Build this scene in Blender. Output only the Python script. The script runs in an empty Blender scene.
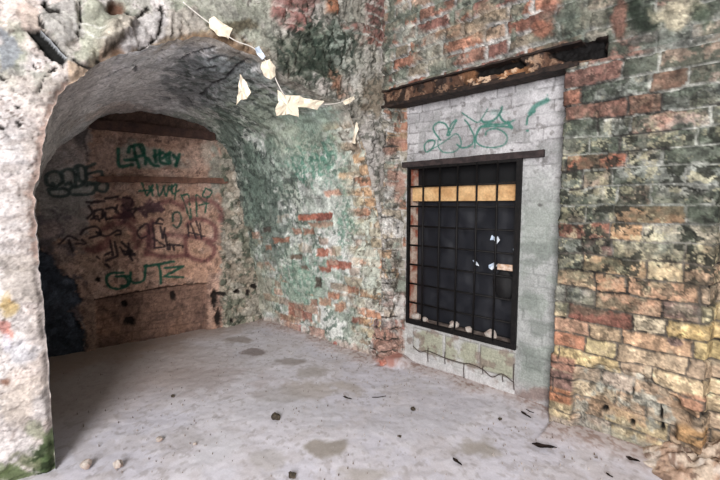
import bpy, bmesh, math, random
import numpy as np
from mathutils import Vector
random.seed(7)
SC = bpy.context.scene
COL = SC.collection
PI = math.pi

# ------------------------------------------------------------------ camera
CAM = np.array([0.0, 0.0, 1.35])
YAW, PITCH, FPX = math.radians(46), math.radians(5.14), 400.0
FW = np.array([math.sin(YAW), math.cos(YAW), 0.0])
RT = np.array([math.cos(YAW), -math.sin(YAW), 0.0])
UPZ = np.array([0, 0, 1.0])
CF = FW*math.cos(PITCH) - UPZ*math.sin(PITCH)
CU = UPZ*math.cos(PITCH) + FW*math.sin(PITCH)

def project(P):
    d = P - CAM
    z = np.maximum(d @ CF, 0.05)
    return np.stack([360 + FPX*(d @ RT)/z, 240 - FPX*(d @ CU)/z], -1)

def ray(px, py):
    return CF + RT*((px-360)/FPX) + CU*((240-py)/FPX)

def onplane(px, py, p0, n):
    r = ray(px, py); n = np.array(n, float)
    t = np.dot(np.array(p0, float) - CAM, n)/np.dot(r, n)
    return CAM + r*t

cam_d = bpy.data.cameras.new('camera')
cam_o = bpy.data.objects.new('camera', cam_d); COL.objects.link(cam_o)
cam_o.location = CAM; cam_o.rotation_euler = (PI/2 - PITCH, 0, -YAW)
cam_d.sensor_width = 36; cam_d.lens = FPX/720*36; cam_d.clip_start = 0.02
SC.camera = cam_o

# ------------------------------------------------------------------ noise
def _hash(ix, iy, iz, seed):
    h = (ix.astype(np.int64)*374761393 + iy.astype(np.int64)*668265263
         + iz.astype(np.int64)*2147483647 + seed*974711) & 0xFFFFFFFF
    h = ((h ^ (h >> 13))*1274126177) & 0xFFFFFFFF
    h = ((h ^ (h >> 16))*2246822519) & 0xFFFFFFFF
    h = h ^ (h >> 15)
    return (h & 0xFFFFFF).astype(np.float32)/16777215.0

def vnoise(P, seed):
    f = np.floor(P); w = (P - f).astype(np.float32); w = w*w*w*(w*(w*6-15)+10)
    i = f.astype(np.int64)
    x0, y0, z0 = i[:, 0], i[:, 1], i[:, 2]
    r = 0
    for dx in (0, 1):
        wx = w[:, 0] if dx else 1-w[:, 0]
        for dy in (0, 1):
            wy = w[:, 1] if dy else 1-w[:, 1]
            for dz in (0, 1):
                wz = w[:, 2] if dz else 1-w[:, 2]
                r = r + wx*wy*wz*_hash(x0+dx, y0+dy, z0+dz, seed)
    return r

def fbm(P, freq, seed=0, octv=4, gain=0.55):
    s, a, t = 0, 1.0, 0.0
    for o in range(octv):
        s = s + a*vnoise(P*freq + 17.3*o, seed+o*31); t += a
        a *= gain; freq *= 2.03
    v = s/t
    return np.clip(0.5 + (v-0.5)*1.7, 0, 1)

def sm(a, b, x):
    t = np.clip((x-a)/(b-a), 0, 1)
    return t*t*(3-2*t)

def lin(c):
    c = np.asarray(c, dtype=np.float64)
    return np.where(c <= 0.04045, c/12.92, ((c+0.055)/1.055)**2.4)

def C(*rgb): return np.array(rgb, dtype=np.float32)/255.0

# ------------------------------------------------------------------ materials
def new_mat(name):
    m = bpy.data.materials.new(name); m.use_nodes = True
    nt = m.node_tree; nt.nodes.clear()
    out = nt.nodes.new('ShaderNodeOutputMaterial')
    b = nt.nodes.new('ShaderNodeBsdfPrincipled')
    nt.links.new(b.outputs[0], out.inputs[0])
    return m, nt, b

def grain(nt, b, base_socket, amount=0.3, scale=110, bump=0.25, bscale=90, dist=0.004):
    tc = nt.nodes.new('ShaderNodeTexCoord')
    no = nt.nodes.new('ShaderNodeTexNoise'); no.inputs['Scale'].default_value = scale
    no.inputs['Detail'].default_value = 4
    nt.links.new(tc.outputs['Object'], no.inputs['Vector'])
    mr = nt.nodes.new('ShaderNodeMapRange')
    mr.inputs['From Min'].default_value = 0.25; mr.inputs['From Max'].default_value = 0.75
    mr.inputs['To Min'].default_value = 1-amount; mr.inputs['To Max'].default_value = 1+amount
    nt.links.new(no.outputs[0], mr.inputs[0])
    mx = nt.nodes.new('ShaderNodeVectorMath'); mx.operation = 'SCALE'
    nt.links.new(base_socket, mx.inputs[0]); nt.links.new(mr.outputs[0], mx.inputs['Scale'])
    nt.links.new(mx.outputs[0], b.inputs['Base Color'])
    if bump:
        n2 = nt.nodes.new('ShaderNodeTexNoise'); n2.inputs['Scale'].default_value = bscale
        n2.inputs['Detail'].default_value = 5
        nt.links.new(tc.outputs['Object'], n2.inputs['Vector'])
        bp = nt.nodes.new('ShaderNodeBump'); bp.inputs['Strength'].default_value = bump
        bp.inputs['Distance'].default_value = dist
        nt.links.new(n2.outputs[0], bp.inputs['Height'])
        nt.links.new(bp.outputs[0], b.inputs['Normal'])

def attr_mat(name, rough=0.92, amount=0.2, scale=110, bump=0.25, bscale=80, dist=0.004, metallic=0, spec=0.2):
    m, nt, b = new_mat(name)
    a = nt.nodes.new('ShaderNodeAttribute'); a.attribute_name = 'Col'
    grain(nt, b, a.outputs['Color'], amount, scale, bump, bscale, dist)
    b.inputs['Roughness'].default_value = rough
    b.inputs['Metallic'].default_value = metallic
    b.inputs['Specular IOR Level'].default_value = spec
    return m

def flat_mat(name, rgb, rough=0.8, amount=0.25, scale=60, bump=0.3, bscale=60, metallic=0, rgb2=None, mixscale=12, spec=0.3, dist=0.003):
    m, nt, b = new_mat(name)
    tc = nt.nodes.new('ShaderNodeTexCoord')
    no = nt.nodes.new('ShaderNodeTexNoise'); no.inputs['Scale'].default_value = mixscale; no.inputs['Detail'].default_value = 6
    nt.links.new(tc.outputs['Object'], no.inputs['Vector'])
    cr = nt.nodes.new('ShaderNodeValToRGB')
    c1 = lin(C(*rgb)); c2 = lin(C(*(rgb2 or rgb)))
    cr.color_ramp.elements[0].position = 0.38; cr.color_ramp.elements[0].color = (*c1, 1)
    cr.color_ramp.elements[1].position = 0.62; cr.color_ramp.elements[1].color = (*c2, 1)
    nt.links.new(no.outputs[0], cr.inputs[0])
    grain(nt, b, cr.outputs[0], amount, scale, bump, bscale, dist)
    b.inputs['Roughness'].default_value = rough; b.inputs['Metallic'].default_value = metallic
    b.inputs['Specular IOR Level'].default_value = spec
    return m

# ------------------------------------------------------------------ surfaces
def catmull(pts, n=8):
    pts = np.asarray(pts, float)
    if len(pts) < 3:
        t = np.linspace(0, 1, n+1)[:, None]
        return pts[0]*(1-t)+pts[-1]*t
    p = np.vstack([2*pts[0]-pts[1], pts, 2*pts[-1]-pts[-2]])
    out = []
    for i in range(1, len(p)-2):
        for k in range(n):
            t = k/n
            out.append(0.5*((2*p[i]) + (-p[i-1]+p[i+1])*t + (2*p[i-1]-5*p[i]+4*p[i+1]-p[i+2])*t*t
                            + (-p[i-1]+3*p[i]-3*p[i+1]+p[i+2])*t**3))
    out.append(p[-2])
    return np.array(out)

class Surf:
    """A weathered masonry surface: a fine sheet of points with relief and colour."""
    def __init__(s, P, N, UV, nu, nv, seed):
        s.P, s.N, s.uv, s.nu, s.nv, s.seed = P, N, UV.astype(np.float64), nu, nv, seed
        n = len(P)
        s.h = np.zeros(n, np.float32)
        s.c = np.ones((n, 3), np.float32)*0.6
        s.px = project(P)
        s.vis = np.einsum('ij,ij->i', N, CAM-P) > 0.02
        s.vis &= ((P-CAM) @ CF) > 0.3
        s.vidx = np.nonzero(s.vis)[0]
        s._cache = {}
    def noise(s, f, seed=0, o=4, gain=0.55):
        k = (f, seed, o, gain)
        if k not in s._cache:
            s._cache[k] = fbm(s.P, f, seed+s.seed*101, o, gain)
        return s._cache[k]
    def at(s, x, y):
        d = (s.px[s.vidx, 0]-x)**2 + (s.px[s.vidx, 1]-y)**2
        k = np.argpartition(d, 5)[:5]
        w = 1/(d[k]+0.05)
        uv = s.uv[s.vidx[k]]
        near = np.linalg.norm(uv-uv[np.argmin(d[k])], axis=1) < 0.05
        w = w*near
        return (uv*w[:, None]).sum(0)/w.sum()
    def paint(s, m, col, a=1.0):
        m = (np.clip(m, 0, 1)*a)[:, None].astype(np.float32)
        s.c = s.c*(1-m) + np.asarray(col, np.float32)*m
    def mul(s, m, k):
        s.c = s.c*(1-np.clip(m, 0, 1)[:, None]*(1-k))
    def segdist(s, uvp, lim):
        uvp = np.asarray(uvp)
        lo, hi = uvp.min(0)-lim, uvp.max(0)+lim
        idx = np.nonzero((s.uv[:, 0] > lo[0]) & (s.uv[:, 0] < hi[0]) & (s.uv[:, 1] > lo[1]) & (s.uv[:, 1] < hi[1]))[0]
        q = s.uv[idx]; d = np.full(len(idx), 9.0)
        for a, b in zip(uvp[:-1], uvp[1:]):
            ab = b-a; L = max((ab*ab).sum(), 1e-9)
            t = np.clip(((q-a) @ ab)/L, 0, 1)
            d = np.minimum(d, np.linalg.norm(q-(a+t[:, None]*ab), axis=1))
        return idx, d
    def stroke(s, pts, w, col=None, a=1.0, soft=0.4, jag=0.0, smooth=True, dh=0.0, pts_uv=False):
        """line through photo points laid on the wall, w = width in metres"""
        uvp = [p if pts_uv else s.at(*p) for p in pts]
        if smooth: uvp = catmull(uvp, 7)
        idx, d = s.segdist(uvp, w*2+0.02)
        if not len(idx): return
        if jag: d = d + (s.noise(38, 5, 3)[idx]-0.5)*jag
        m = 1-sm(w*0.5*(1-soft), w*0.5*(1+soft), d)
        full = np.zeros(len(s.P), np.float32); full[idx] = m
        if col is not None: s.paint(full, col, a)
        if dh: s.h += full*dh
    def polymask(s, pts, soft=0.01, jag=0.0, jf=25, jseed=9, pts_uv=False):
        uvp = np.array([p if pts_uv else s.at(*p) for p in pts])
        x, y = s.uv[:, 0], s.uv[:, 1]
        ins = np.zeros(len(x), bool)
        d = np.full(len(x), 9.0)
        for a, b in zip(uvp, np.roll(uvp, -1, 0)):
            cond = (a[1] > y) != (b[1] > y)
            ins ^= cond & (x < (b[0]-a[0])*(y-a[1])/((b[1]-a[1]) or 1e-9)+a[0])
            ab = b-a; L = max((ab*ab).sum(), 1e-9)
            t = np.clip(((x-a[0])*ab[0]+(y-a[1])*ab[1])/L, 0, 1)
            d = np.minimum(d, np.hypot(x-a[0]-t*ab[0], y-a[1]-t*ab[1]))
        sd = np.where(ins, d, -d)
        if jag: sd = sd + (s.noise(jf, jseed, 4)-0.5)*2*jag
        return sm(-soft, soft, sd)
    def ell(s, cx, cy, rx, ry, jag=0.5, jf=14, jseed=3, soft=0.35):
        c = s.at(cx, cy)
        U = (s.at(cx+rx, cy)-s.at(cx-rx, cy))/2; V = (s.at(cx, cy+ry)-s.at(cx, cy-ry))/2
        M = np.array([U, V]).T
        if abs(np.linalg.det(M)) < 1e-7: return np.zeros(len(s.P))
        q = (s.uv-c) @ np.linalg.inv(M).T
        r = np.linalg.norm(q, axis=1) + (s.noise(jf, jseed, 4)-0.5)*2*jag
        return 1-sm(1-soft, 1+soft, r)
    def box(s, x0, y0, x1, y1, soft=0.006, jag=0.006, hgt=None):
        """a brick-shaped rectangle: level on the wall, spanning the photo columns x0..x1"""
        cy = (y0+y1)/2; cx = (x0+x1)/2
        a, b = s.at(x0, cy), s.at(x1, cy); c = s.at(cx, cy)
        hh = hgt or abs(s.at(cx, y0)[1]-s.at(cx, y1)[1])
        u0, u1 = min(a[0], b[0]), max(a[0], b[0])
        du = np.minimum(s.uv[:, 0]-u0, u1-s.uv[:, 0]); dv = hh/2-np.abs(s.uv[:, 1]-c[1])
        return sm(-soft, soft, np.minimum(du, dv)+(s.noise(40, 2, 3)-0.5)*2*jag)
    def build(s, name, mat, keep=None, label=None):
        pos = s.P + s.N*s.h[:, None]
        i = np.arange(s.nu-1)[:, None]*s.nv + np.arange(s.nv-1)[None, :]
        q = np.stack([i, i+1, i+1+s.nv, i+s.nv], -1).reshape(-1, 4)
        if keep is not None: q = q[keep(q)]
        used = np.unique(q); remap = np.zeros(len(pos), np.int64); remap[used] = np.arange(len(used))
        return mesh_from(name, pos[used], remap[q], s.c[used], mat)

def mesh_from(name, V, Q, colr, mat, parent=None, smooth=True):
    me = bpy.data.meshes.new(name)
    me.vertices.add(len(V)); me.vertices.foreach_set('co', np.ascontiguousarray(V, np.float32).ravel())
    k = Q.shape[1]
    me.loops.add(len(Q)*k); me.loops.foreach_set('vertex_index', np.ascontiguousarray(Q, np.int32).ravel())
    me.polygons.add(len(Q)); me.polygons.foreach_set('loop_start', np.arange(0, len(Q)*k, k, dtype=np.int32))
    me.update(calc_edges=True)
    if colr is not None:
        at = me.attributes.new('Col', 'FLOAT_COLOR', 'POINT')
        rgba = np.ones((len(V), 4), np.float32); rgba[:, :3] = lin(np.clip(colr, 0, 1))
        at.data.foreach_set('color', rgba.ravel())
    if smooth: me.polygons.foreach_set('use_smooth', np.ones(len(Q), bool))
    me.materials.append(mat); me.validate()
    o = bpy.data.objects.new(name, me); COL.objects.link(o)
    if parent: o.parent = parent
    return o

def structure(o): o['kind'] = 'structure'; return o
def tag(o, label, cat, group=None, kind=None):
    o['label'] = label; o['category'] = cat
    if group: o['group'] = group
    if kind: o['kind'] = kind
    return o

def bricks(u, v, P, ch, L, H, seed, warp=0.012):
    n1 = fbm(P, 5, seed, 3)-0.5; n2 = fbm(P, 4, seed+5, 3)-0.5
    u = u + n1*warp*2; v = v + n2*warp*2
    row = np.floor(v/ch); fv = v/ch-row
    z = np.zeros_like(row)
    off = _hash(row, z, z, seed)*(L+H)
    per = L+H
    i = np.floor((u+off)/per); f = (u+off)-i*per
    st = f < L
    du = np.where(st, np.minimum(f, L-f), np.minimum(f-L, per-f))
    dv = np.minimum(fv, 1-fv)*ch
    d = np.minimum(du, dv)
    bid = (row*4099 + i*2 + st).astype(np.int64)
    r = [_hash(bid, z+k, z, seed+k) for k in range(3)]
    return d, bid, r, row

def palette(r, cols):
    cols = np.array(cols, np.float32)
    k = np.minimum((r*len(cols)).astype(int), len(cols)-1)
    return cols[k]

def seg(a, b, step): return np.linspace(a, b, max(2, int(round(abs(b-a)/step))+1))
def joined(*parts):
    out = [parts[0]]
    for p in parts[1:]: out.append(p[1:])
    return np.concatenate(out)

# plan geometry ------------------------------------------------------------
XW = 2.54                        # window wall plane
def YF(X): return 2.45-0.116*(X-0.38)     # face of the arch wall
def YB(X): return 4.36-0.175*(X-0.40)     # back wall of the alcove
NFACE = np.array([-0.116, -1.0, 0]); NFACE /= np.linalg.norm(NFACE)
NBACK = np.array([-0.175, -1.0, 0]); NBACK /= np.linalg.norm(NBACK)
XN = 2.69                        # niche plane
YN0, YN1 = 0.80, 2.09            # niche from / to
M_wall = attr_mat('weathered_masonry', amount=0.22, scale=95)

def finish(s, sat=0.75, pits=1.0, gain=1.0, mask=None):
    """fine wear: pitting, pale flecks and slight bleaching of every colour"""
    m = np.ones(len(s.P)) if mask is None else mask
    f1, f2, f3 = s.noise(48, 211, 3), s.noise(62, 212, 3), s.noise(110, 213, 2)
    s.c = s.c*(1+m*(0.24*(f3-.5)+0.20*(f1-.5))*pits)[:, None]
    for k, (fr_, th, amt) in enumerate(((11, .60, 1.13), (15, .62, .84), (26, .63, 1.12), (24, .64, .80))):
        nn = s.noise(fr_, 230+k, 6, 0.62)
        s.c = s.c*(1+m*sm(th-.012, th+.012, nn)*(amt-1)*pits)[:, None]
    dk = m*sm(0.68, 0.75, f1)*sm(0.45, 0.65, s.noise(7, 215, 4))
    s.mul(dk*pits, 0.65)
    lum = (s.c @ np.array([.3, .55, .15]))[:, None]
    s.c = np.clip((lum+(s.c-lum)*sat)*gain, 0.01, 0.95).astype(np.float32)

# ================================================================== WINDOW WALL
def on_niche(x, y): return onplane(x, y, (XN, 0, 0), (1, 0, 0))
wTL, wTR, wBR, wBL = on_niche(410, 166), on_niche(521, 160), on_niche(515, 346), on_niche(407, 320)
WY0 = (wTR[1]+wBR[1])/2; WY1 = (wTL[1]+wBL[1])/2
WZ0 = (wBR[2]+wBL[2])/2; WZ1 = (wTL[2]+wTR[2])/2
ZB = 2.14                        # underside of the steel beam
print('window', WY0, WY1, WZ0, WZ1)

plan = [(2.66, -1.2), (2.66, 0.08), (2.54, 0.10), (2.54, YN0), (2.545, YN0+.005), (XN, YN0+.01), (XN, YN1), (2.545, 2.17), (2.56, 2.34)]
def path_sample(plan, marks_y, fine_from, step, coarse):
    pts = []
    for (a, b) in zip(plan[:-1], plan[1:]):
        L = math.hypot(b[0]-a[0], b[1]-a[1])
        st = coarse if b[1] <= fine_from else step
        ts = list(np.linspace(0, 1, max(2, int(L/st)+1)))
        for my in marks_y:
            if a[0] == b[0] and a[1]+0.03 < my < b[1]-0.03:
                t = (my-a[1])/(b[1]-a[1])
                ts[int(np.argmin([abs(t-q) for q in ts]))] = t
        pts += [(a[0]+(b[0]-a[0])*t, a[1]+(b[1]-a[1])*t) for t in ts[:-1]]
    pts.append(plan[-1])
    return np.array(pts)
pp = path_sample(plan, [WY0, WY1], 0.09, 0.0072, 0.014)
ulen = np.concatenate([[0], np.cumsum(np.hypot(*np.diff(pp, axis=0).T))])
tan = np.gradient(pp, axis=0); nrm = np.stack([-tan[:, 1], tan[:, 0]], -1)
nrm /= np.linalg.norm(nrm, axis=1)[:, None]
zz = joined(seg(-0.02, WZ0, 0.0072), seg(WZ0, WZ1, 0.0072), seg(WZ1, ZB, 0.0072))
nu, nv = len(pp), len(zz)
P = np.zeros((nu, nv, 3)); P[:, :, 0] = pp[:, None, 0]; P[:, :, 1] = pp[:, None, 1]; P[:, :, 2] = zz[None, :]
N = np.zeros((nu, nv, 3)); N[:, :, 0] = nrm[:, None, 0]; N[:, :, 1] = nrm[:, None, 1]
UV = np.stack(np.broadcast_arrays(ulen[:, None], zz[None, :]), -1).reshape(-1, 2)
S = Surf(P.reshape(-1, 3), N.reshape(-1, 3), UV, nu, nv, 1)
Y, Z, X = S.P[:, 1], S.P[:, 2], S.P[:, 0]
uPil = ulen[np.argmin(np.abs(pp[:, 1]-YN0))]

TAN = [C(222,186,128), C(210,174,122), C(224,196,150), C(204,160,112), C(228,204,160), C(216,160,110), C(190,154,116), C(220,182,110), C(206,172,144)]
MOSS = [C(104,110,94), C(92,98,82), C(128,116,94), C(140,140,124), C(118,122,106), C(150,142,120), C(136,122,104), C(156,154,142), C(124,130,118), C(150,124,102), C(164,156,134)]
REDS = [C(156,108,90), C(146,100,84), C(168,120,98), C(150,112,96), C(138,98,86)]

def pilaster_look(s, lower):
    Y, Z, X = s.P[:, 1], s.P[:, 2], s.P[:, 0]
    d, bid, r, row = bricks(Y, Z, s.P, 0.096, 0.31, 0.15, 11)
    edge = d + (s.noise(45, 1, 3)-0.5)*0.008
    brick = sm(0.002, 0.008, edge)
    zf = Z + (s.noise(1.7, 21, 4)-0.5)*0.9 + (r[1]-0.5)*0.35
    t = sm(0.85, 1.45, zf)
    colr = palette(r[0], TAN)*(1-t[:, None]) + palette(r[0], MOSS)*t[:, None]
    redm = (r[2] > 0.86) & (zf > 0.9)
    colr = np.where(redm[:, None], palette(r[1], REDS), colr)
    colr = colr*(0.86+0.28*s.noise(30, 8, 3))[:, None]
    s.c = colr.astype(np.float32)
    # worn dark blotches and efflorescence
    bl = s.noise(22, 31, 4)
    s.paint(sm(0.60, 0.68, bl)*(0.12+0.75*t), C(62,64,54), 0.8)
    s.paint(sm(0.66, 0.8, s.noise(16, 33, 4)), C(206,190,150), 0.4)
    s.paint(sm(0.52, 0.72, s.noise(7, 35, 5))*sm(0.9, 1.3, zf), C(120,130,114), 0.5)
    s.paint(sm(0.52, 0.7, s.noise(5, 36, 5))*sm(1.2, 1.7, Z), C(160,164,154), 0.4)
    s.paint(sm(0.56, 0.62, s.noise(10, 39, 6, .62))*sm(0.9, 1.3, Z), C(78,88,72), 0.75)
    morc = C(128,120,108)*(1-t[:, None]) + C(160,160,150)*t[:, None]
    morc = morc*(0.8+0.4*s.noise(20, 37, 3))[:, None]
    mm = (1-brick)*(0.9)
    dark = sm(0.5, 0.66, s.noise(9, 38, 3))*(Z < 1.5)
    morc = morc*(1-0.6*dark[:, None]) + C(50,44,38)*0.6*dark[:, None]
    s.c = s.c*(1-mm[:, None]) + morc*mm[:, None]
    s.h += (brick-1)*0.014 + (r[1]-0.5)*0.010*brick + (s.noise(9, 40, 4)-0.5)*0.012 + (s.noise(40, 41, 3)-0.5)*0.005
    return d, bid, r, brick, t
d, bid, r, brick, tmoss = pilaster_look(S, True)
isN = (X > 2.60) & (Y > YN0-0.01) & (Y < YN1+0.02)

def recolor(s, bid, x, y, col, a=0.9):
    q = s.at(x, y); k = np.argmin(((s.uv-q)**2).sum(1))
    m = (bid == bid[k]).astype(np.float32)*brick
    s.paint(m*(0.7+0.5*s.noise(30, 77, 3)), col, a)
for (x, y, col) in [(600,158,C(206,98,62)), (575,102,C(170,96,70)), (625,96,C(142,90,72)), (660,108,C(140,88,66)), (615,66,C(150,92,78)),
                    (680,84,C(134,92,70)), (640,240,C(196,138,84)), (690,300,C(196,150,110)), (640,262,C(200,150,96)), (676,284,C(194,138,96)),
                    (570,285,C(200,150,104)), (565,330,C(200,140,104)), (562,335,C(190,110,70)), (660,300,C(190,128,88)), (700,272,C(186,140,100)),
                    (600,330,C(176,140,100)), (575,225,C(150,82,60)), (640,205,C(170,120,76)), (605,178,C(160,140,112)), (620,285,C(196,130,84)),
                    (690,340,C(204,160,80)), (640,355,C(200,166,124)), (700,360,C(206,172,96)), (590,352,C(206,178,110)), (586,318,C(160,84,66))]:
    recolor(S, bid, x, y, col)
# dark-green slick patches on the pilaster
for (x, y, rx, ry) in [(600,205,26,9), (590,165,18,14), (575,270,22,8), (620,262,18,7), (600,305,36,9), (700,150,30,22), (690,210,34,16), (575,140,14,20), (640,180,30,12)]:
    S.paint(S.ell(x, y, rx, ry, 0.7, 22)*(~isN), C(72,82,62), 0.5)
for (x, y, rx, ry) in [(680,30,40,20), (700,180,24,14), (655,170,28,10)]:
    S.paint(S.ell(x, y, rx, ry, 0.8, 10)*(~isN), C(150,152,142), 0.6)
# black-green crusts and yellow lichen across the middle courses
zb_ = (.25+.75*brick)*sm(0.75, 1.0, Z+(S.noise(3, 120, 3)-.5)*.3)*sm(2.0, 1.6, Z)*(~isN)
S.paint(zb_*sm(0.59, 0.62, S.noise(15, 121, 6, .65))*sm(.40, .55, S.noise(4, 122, 4)), C(52,58,44), 0.85)
S.paint(zb_*sm(0.62, 0.65, S.noise(19, 123, 6, .65)), C(190,178,128), 0.6)
S.paint(zb_*sm(0.66, 0.68, S.noise(22, 124, 5, .6)), C(44,46,38), 0.8)
# bare eroded foot of the pilaster
foot = S.polymask([(577,372), (600,366), (640,374), (668,392), (690,412), (694,470), (640,466), (600,440), (574,432), (570,400)], 0.02, 0.016)*(~isN)
S.h -= foot*0.045
S.paint(foot, C(166,154,132), 0.35)
S.paint(foot*sm(0.5, 0.7, S.noise(14, 90, 4)), C(176,178,160), 0.7)
S.paint(foot*sm(0.58, 0.72, S.noise(11, 92, 4)), C(196,144,96), 0.6)
for (x, y, w, hh) in [(631,394,1.6,4), (630,426,2.5,3.5), (660,416,2,7), (661,430,2,4), (603,412,3.5,3)]:
    m = S.ell(x, y, w, hh, 0.4, 40); S.paint(m, C(26,22,20), 0.95); S.h -= m*0.03
for (x, y, rx, ry, cc) in [(566,364,9,7,C(188,120,92)), (562,380,11,9,C(140,96,84)), (560,396,11,8,C(214,120,70)), (560,410,11,8,C(208,178,120)), (557,424,10,8,C(206,158,110)),
                           (690,436,14,8,C(196,136,70)), (692,402,12,8,C(196,128,88))]:
    m = S.box(x-rx, y-ry, x+rx, y+ry, .006, .006)*(1-isN); S.paint(m, cc, 0.9); S.h = np.where(isN, S.h, S.h*(1-m)+m*0.012)
S.paint(S.polymask([(640,446), (600,428), (575,425), (575,445), (640,470)], 0.02, 0.02)*(~isN), C(140,146,128), 0.5)
S.paint(sm(0.10, 0.0, Z + (S.noise(12, 94, 4)-.5)*0.12)*(~isN), C(150,140,128), 0.7)

# --- niche: whitewashed brick
dn, bn, rn, _ = bricks(Y, Z, S.P, 0.080, 0.25, 0.125, 23, 0.008)
bk = sm(0.0, 0.007, dn+(S.noise(50, 4, 2)-.5)*0.006)
nc = np.tile(C(188,184,186), (len(Y), 1))*(0.90+0.16*rn[0])[:, None]
nc = nc*(0.9+0.2*S.noise(6, 52, 5))[:, None]
mort = (1-bk)*sm(0.25, 0.42, S.noise(4, 53, 3))*1.6
nc = nc*(1-0.5*mort[:, None]) + C(122,119,118)*0.5*mort[:, None]
mN = isN.astype(np.float32)
S.c = S.c*(1-mN[:, None]) + nc.astype(np.float32)*mN[:, None]
S.h = np.where(isN, (bk-1)*0.007 + (rn[1]-.5)*0.004 + (S.noise(8, 54, 4)-.5)*0.014, S.h)
S.paint(mN*sm(0.60, 0.75, S.noise(10, 55, 5)), C(150,150,148), 0.6)
S.paint(mN*sm(0.74, 0.82, S.noise(25, 56, 4)), C(110,104,100), 0.5)
right = mN*(Y < WY0)
S.paint(right*sm(1.75, 1.2, Z+(S.noise(6, 57, 4)-.5)*0.5), C(166,170,164), 0.75)
S.paint(right*sm(0.45, 0.68, S.noise(6, 58, 4))*sm(1.6, 1.2, Z), C(146,158,144), 0.6)
for (x, y, rx, ry) in [(548,250,12,10), (535,262,14,6), (530,300,10,10), (530,360,14,14), (540,330,12,8)]:
    S.paint(S.ell(x, y, rx, ry, 0.6, 16)*right, C(120,130,120), 0.6)
S.paint(right*sm(0.18, 0.05, Z), C(178,168,168), 0.8)
S.paint(S.ell(535, 395, 18, 6, 0.5, 18)*mN, C(146,116,106), 0.8)
# block panel under the window
und = mN*(Z < WZ0-0.02)*(Y > WY0-0.01)
S.paint(und, C(192,190,184), 0.9)
for k, (x0, x1) in enumerate([(413,443), (445,478), (480,514)]):
    q0, q1 = S.at(x0, 360)[0], S.at(x1, 365)[0]
    zt, zb = WZ0-0.05, WZ0-0.24
    d2 = np.minimum(np.minimum(S.uv[:, 0]-min(q0, q1), max(q0, q1)-S.uv[:, 0]), np.minimum(zt-Z, Z-zb))
    m = sm(0, 0.012, d2)*und
    S.h += m*0.012
    g = m*sm(0.3, 0.55, S.noise(4, 61+k, 4)+0.12*(k < 2)-0.05*(k == 2))
    S.paint(g, C(160,160,122), 0.75)
    S.paint(und*sm(0.006, 0.0, np.abs(d2)), C(110,104,92), 0.5)
S.paint(und*sm(0.62, 0.74, S.noise(16, 66, 4)), C(140,112,96), 0.6)
S.paint(und*sm(0.14, 0.04, Z+(S.noise(14, 67, 3)-.5)*.08), C(206,202,202), 0.8)
# dark rim around the opening
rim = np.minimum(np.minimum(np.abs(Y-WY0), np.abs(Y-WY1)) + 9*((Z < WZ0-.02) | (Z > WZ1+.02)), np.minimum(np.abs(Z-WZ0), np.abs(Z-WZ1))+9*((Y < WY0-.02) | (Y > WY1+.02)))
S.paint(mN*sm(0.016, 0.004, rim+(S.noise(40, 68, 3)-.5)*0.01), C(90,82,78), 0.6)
S.h *= np.where(isN, sm(0.0, 0.03, rim), 1)
# white strip between window and reveal, crumbled red brick low down on the reveal
rev = ((Y > YN1-0.03) & (X > 2.545)) | (Y > YN1+0.02)
rd, rb, rr, _ = bricks(S.uv[:, 0], Z, S.P, 0.088, 0.2, 0.13, 31, 0.03)
rbk = sm(0.0, 0.012, rd+(S.noise(40, 4, 2)-.5)*0.016)
rc = palette(rr[0], [C(168,150,124), C(176,136,96), C(150,138,118), C(184,120,88), C(172,160,146), C(160,150,130)])
rc = rc*(0.85+0.3*S.noise(14, 70, 4))[:, None]
low = sm(0.75, 0.35, Z+(S.noise(7, 71, 4)-.5)*0.5)
rc = rc*(1-low[:, None]) + palette(rr[1], [C(160,108,96), C(170,112,96), C(150,104,96), C(186,170,160), C(176,150,140)])*low[:, None]
rc = rc*rbk[:, None] + C(186,180,170)*(1-rbk[:, None])
S.c = np.where(rev[:, None], rc.astype(np.float32), S.c)
S.h = np.where(rev, (rbk-1)*0.02 + (S.noise(10, 72, 5)-.5)*0.045 + (S.noise(45, 73, 3)-.5)*0.01, S.h)
S.h += np.where(rev, sm(0.5, 0.0, Z)*0.03, 0)
S.paint(rev*sm(0.68, 0.74, S.noise(18, 74, 4)), C(88,80,66), 0.7)
S.paint(rev*sm(0.58, 0.7, S.noise(12, 75, 4))*(Z > 0.6), C(146,160,140), 0.7)
S.paint(rev*sm(0.60, 0.72, S.noise(9, 76, 4)), C(210,204,196), 0.7)
for (x, y, rx, ry) in [(396,143,9,5), (388,150,6,5), (394,178,10,8), (400,190,6,10), (388,345,14,16), (378,335,8,8)]:
    S.paint(S.ell(x, y, rx, ry, 0.5, 24)*rev, C(184,122,98), 0.75)
# small dark chips in the whitewash
for (x, y) in [(420,152), (446,100), (478,92), (540,205), (512,150)]:
    S.paint(S.ell(x, y, 2.0, 1.2, 0.5, 50)*mN, C(80,74,72), 0.7)
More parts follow.
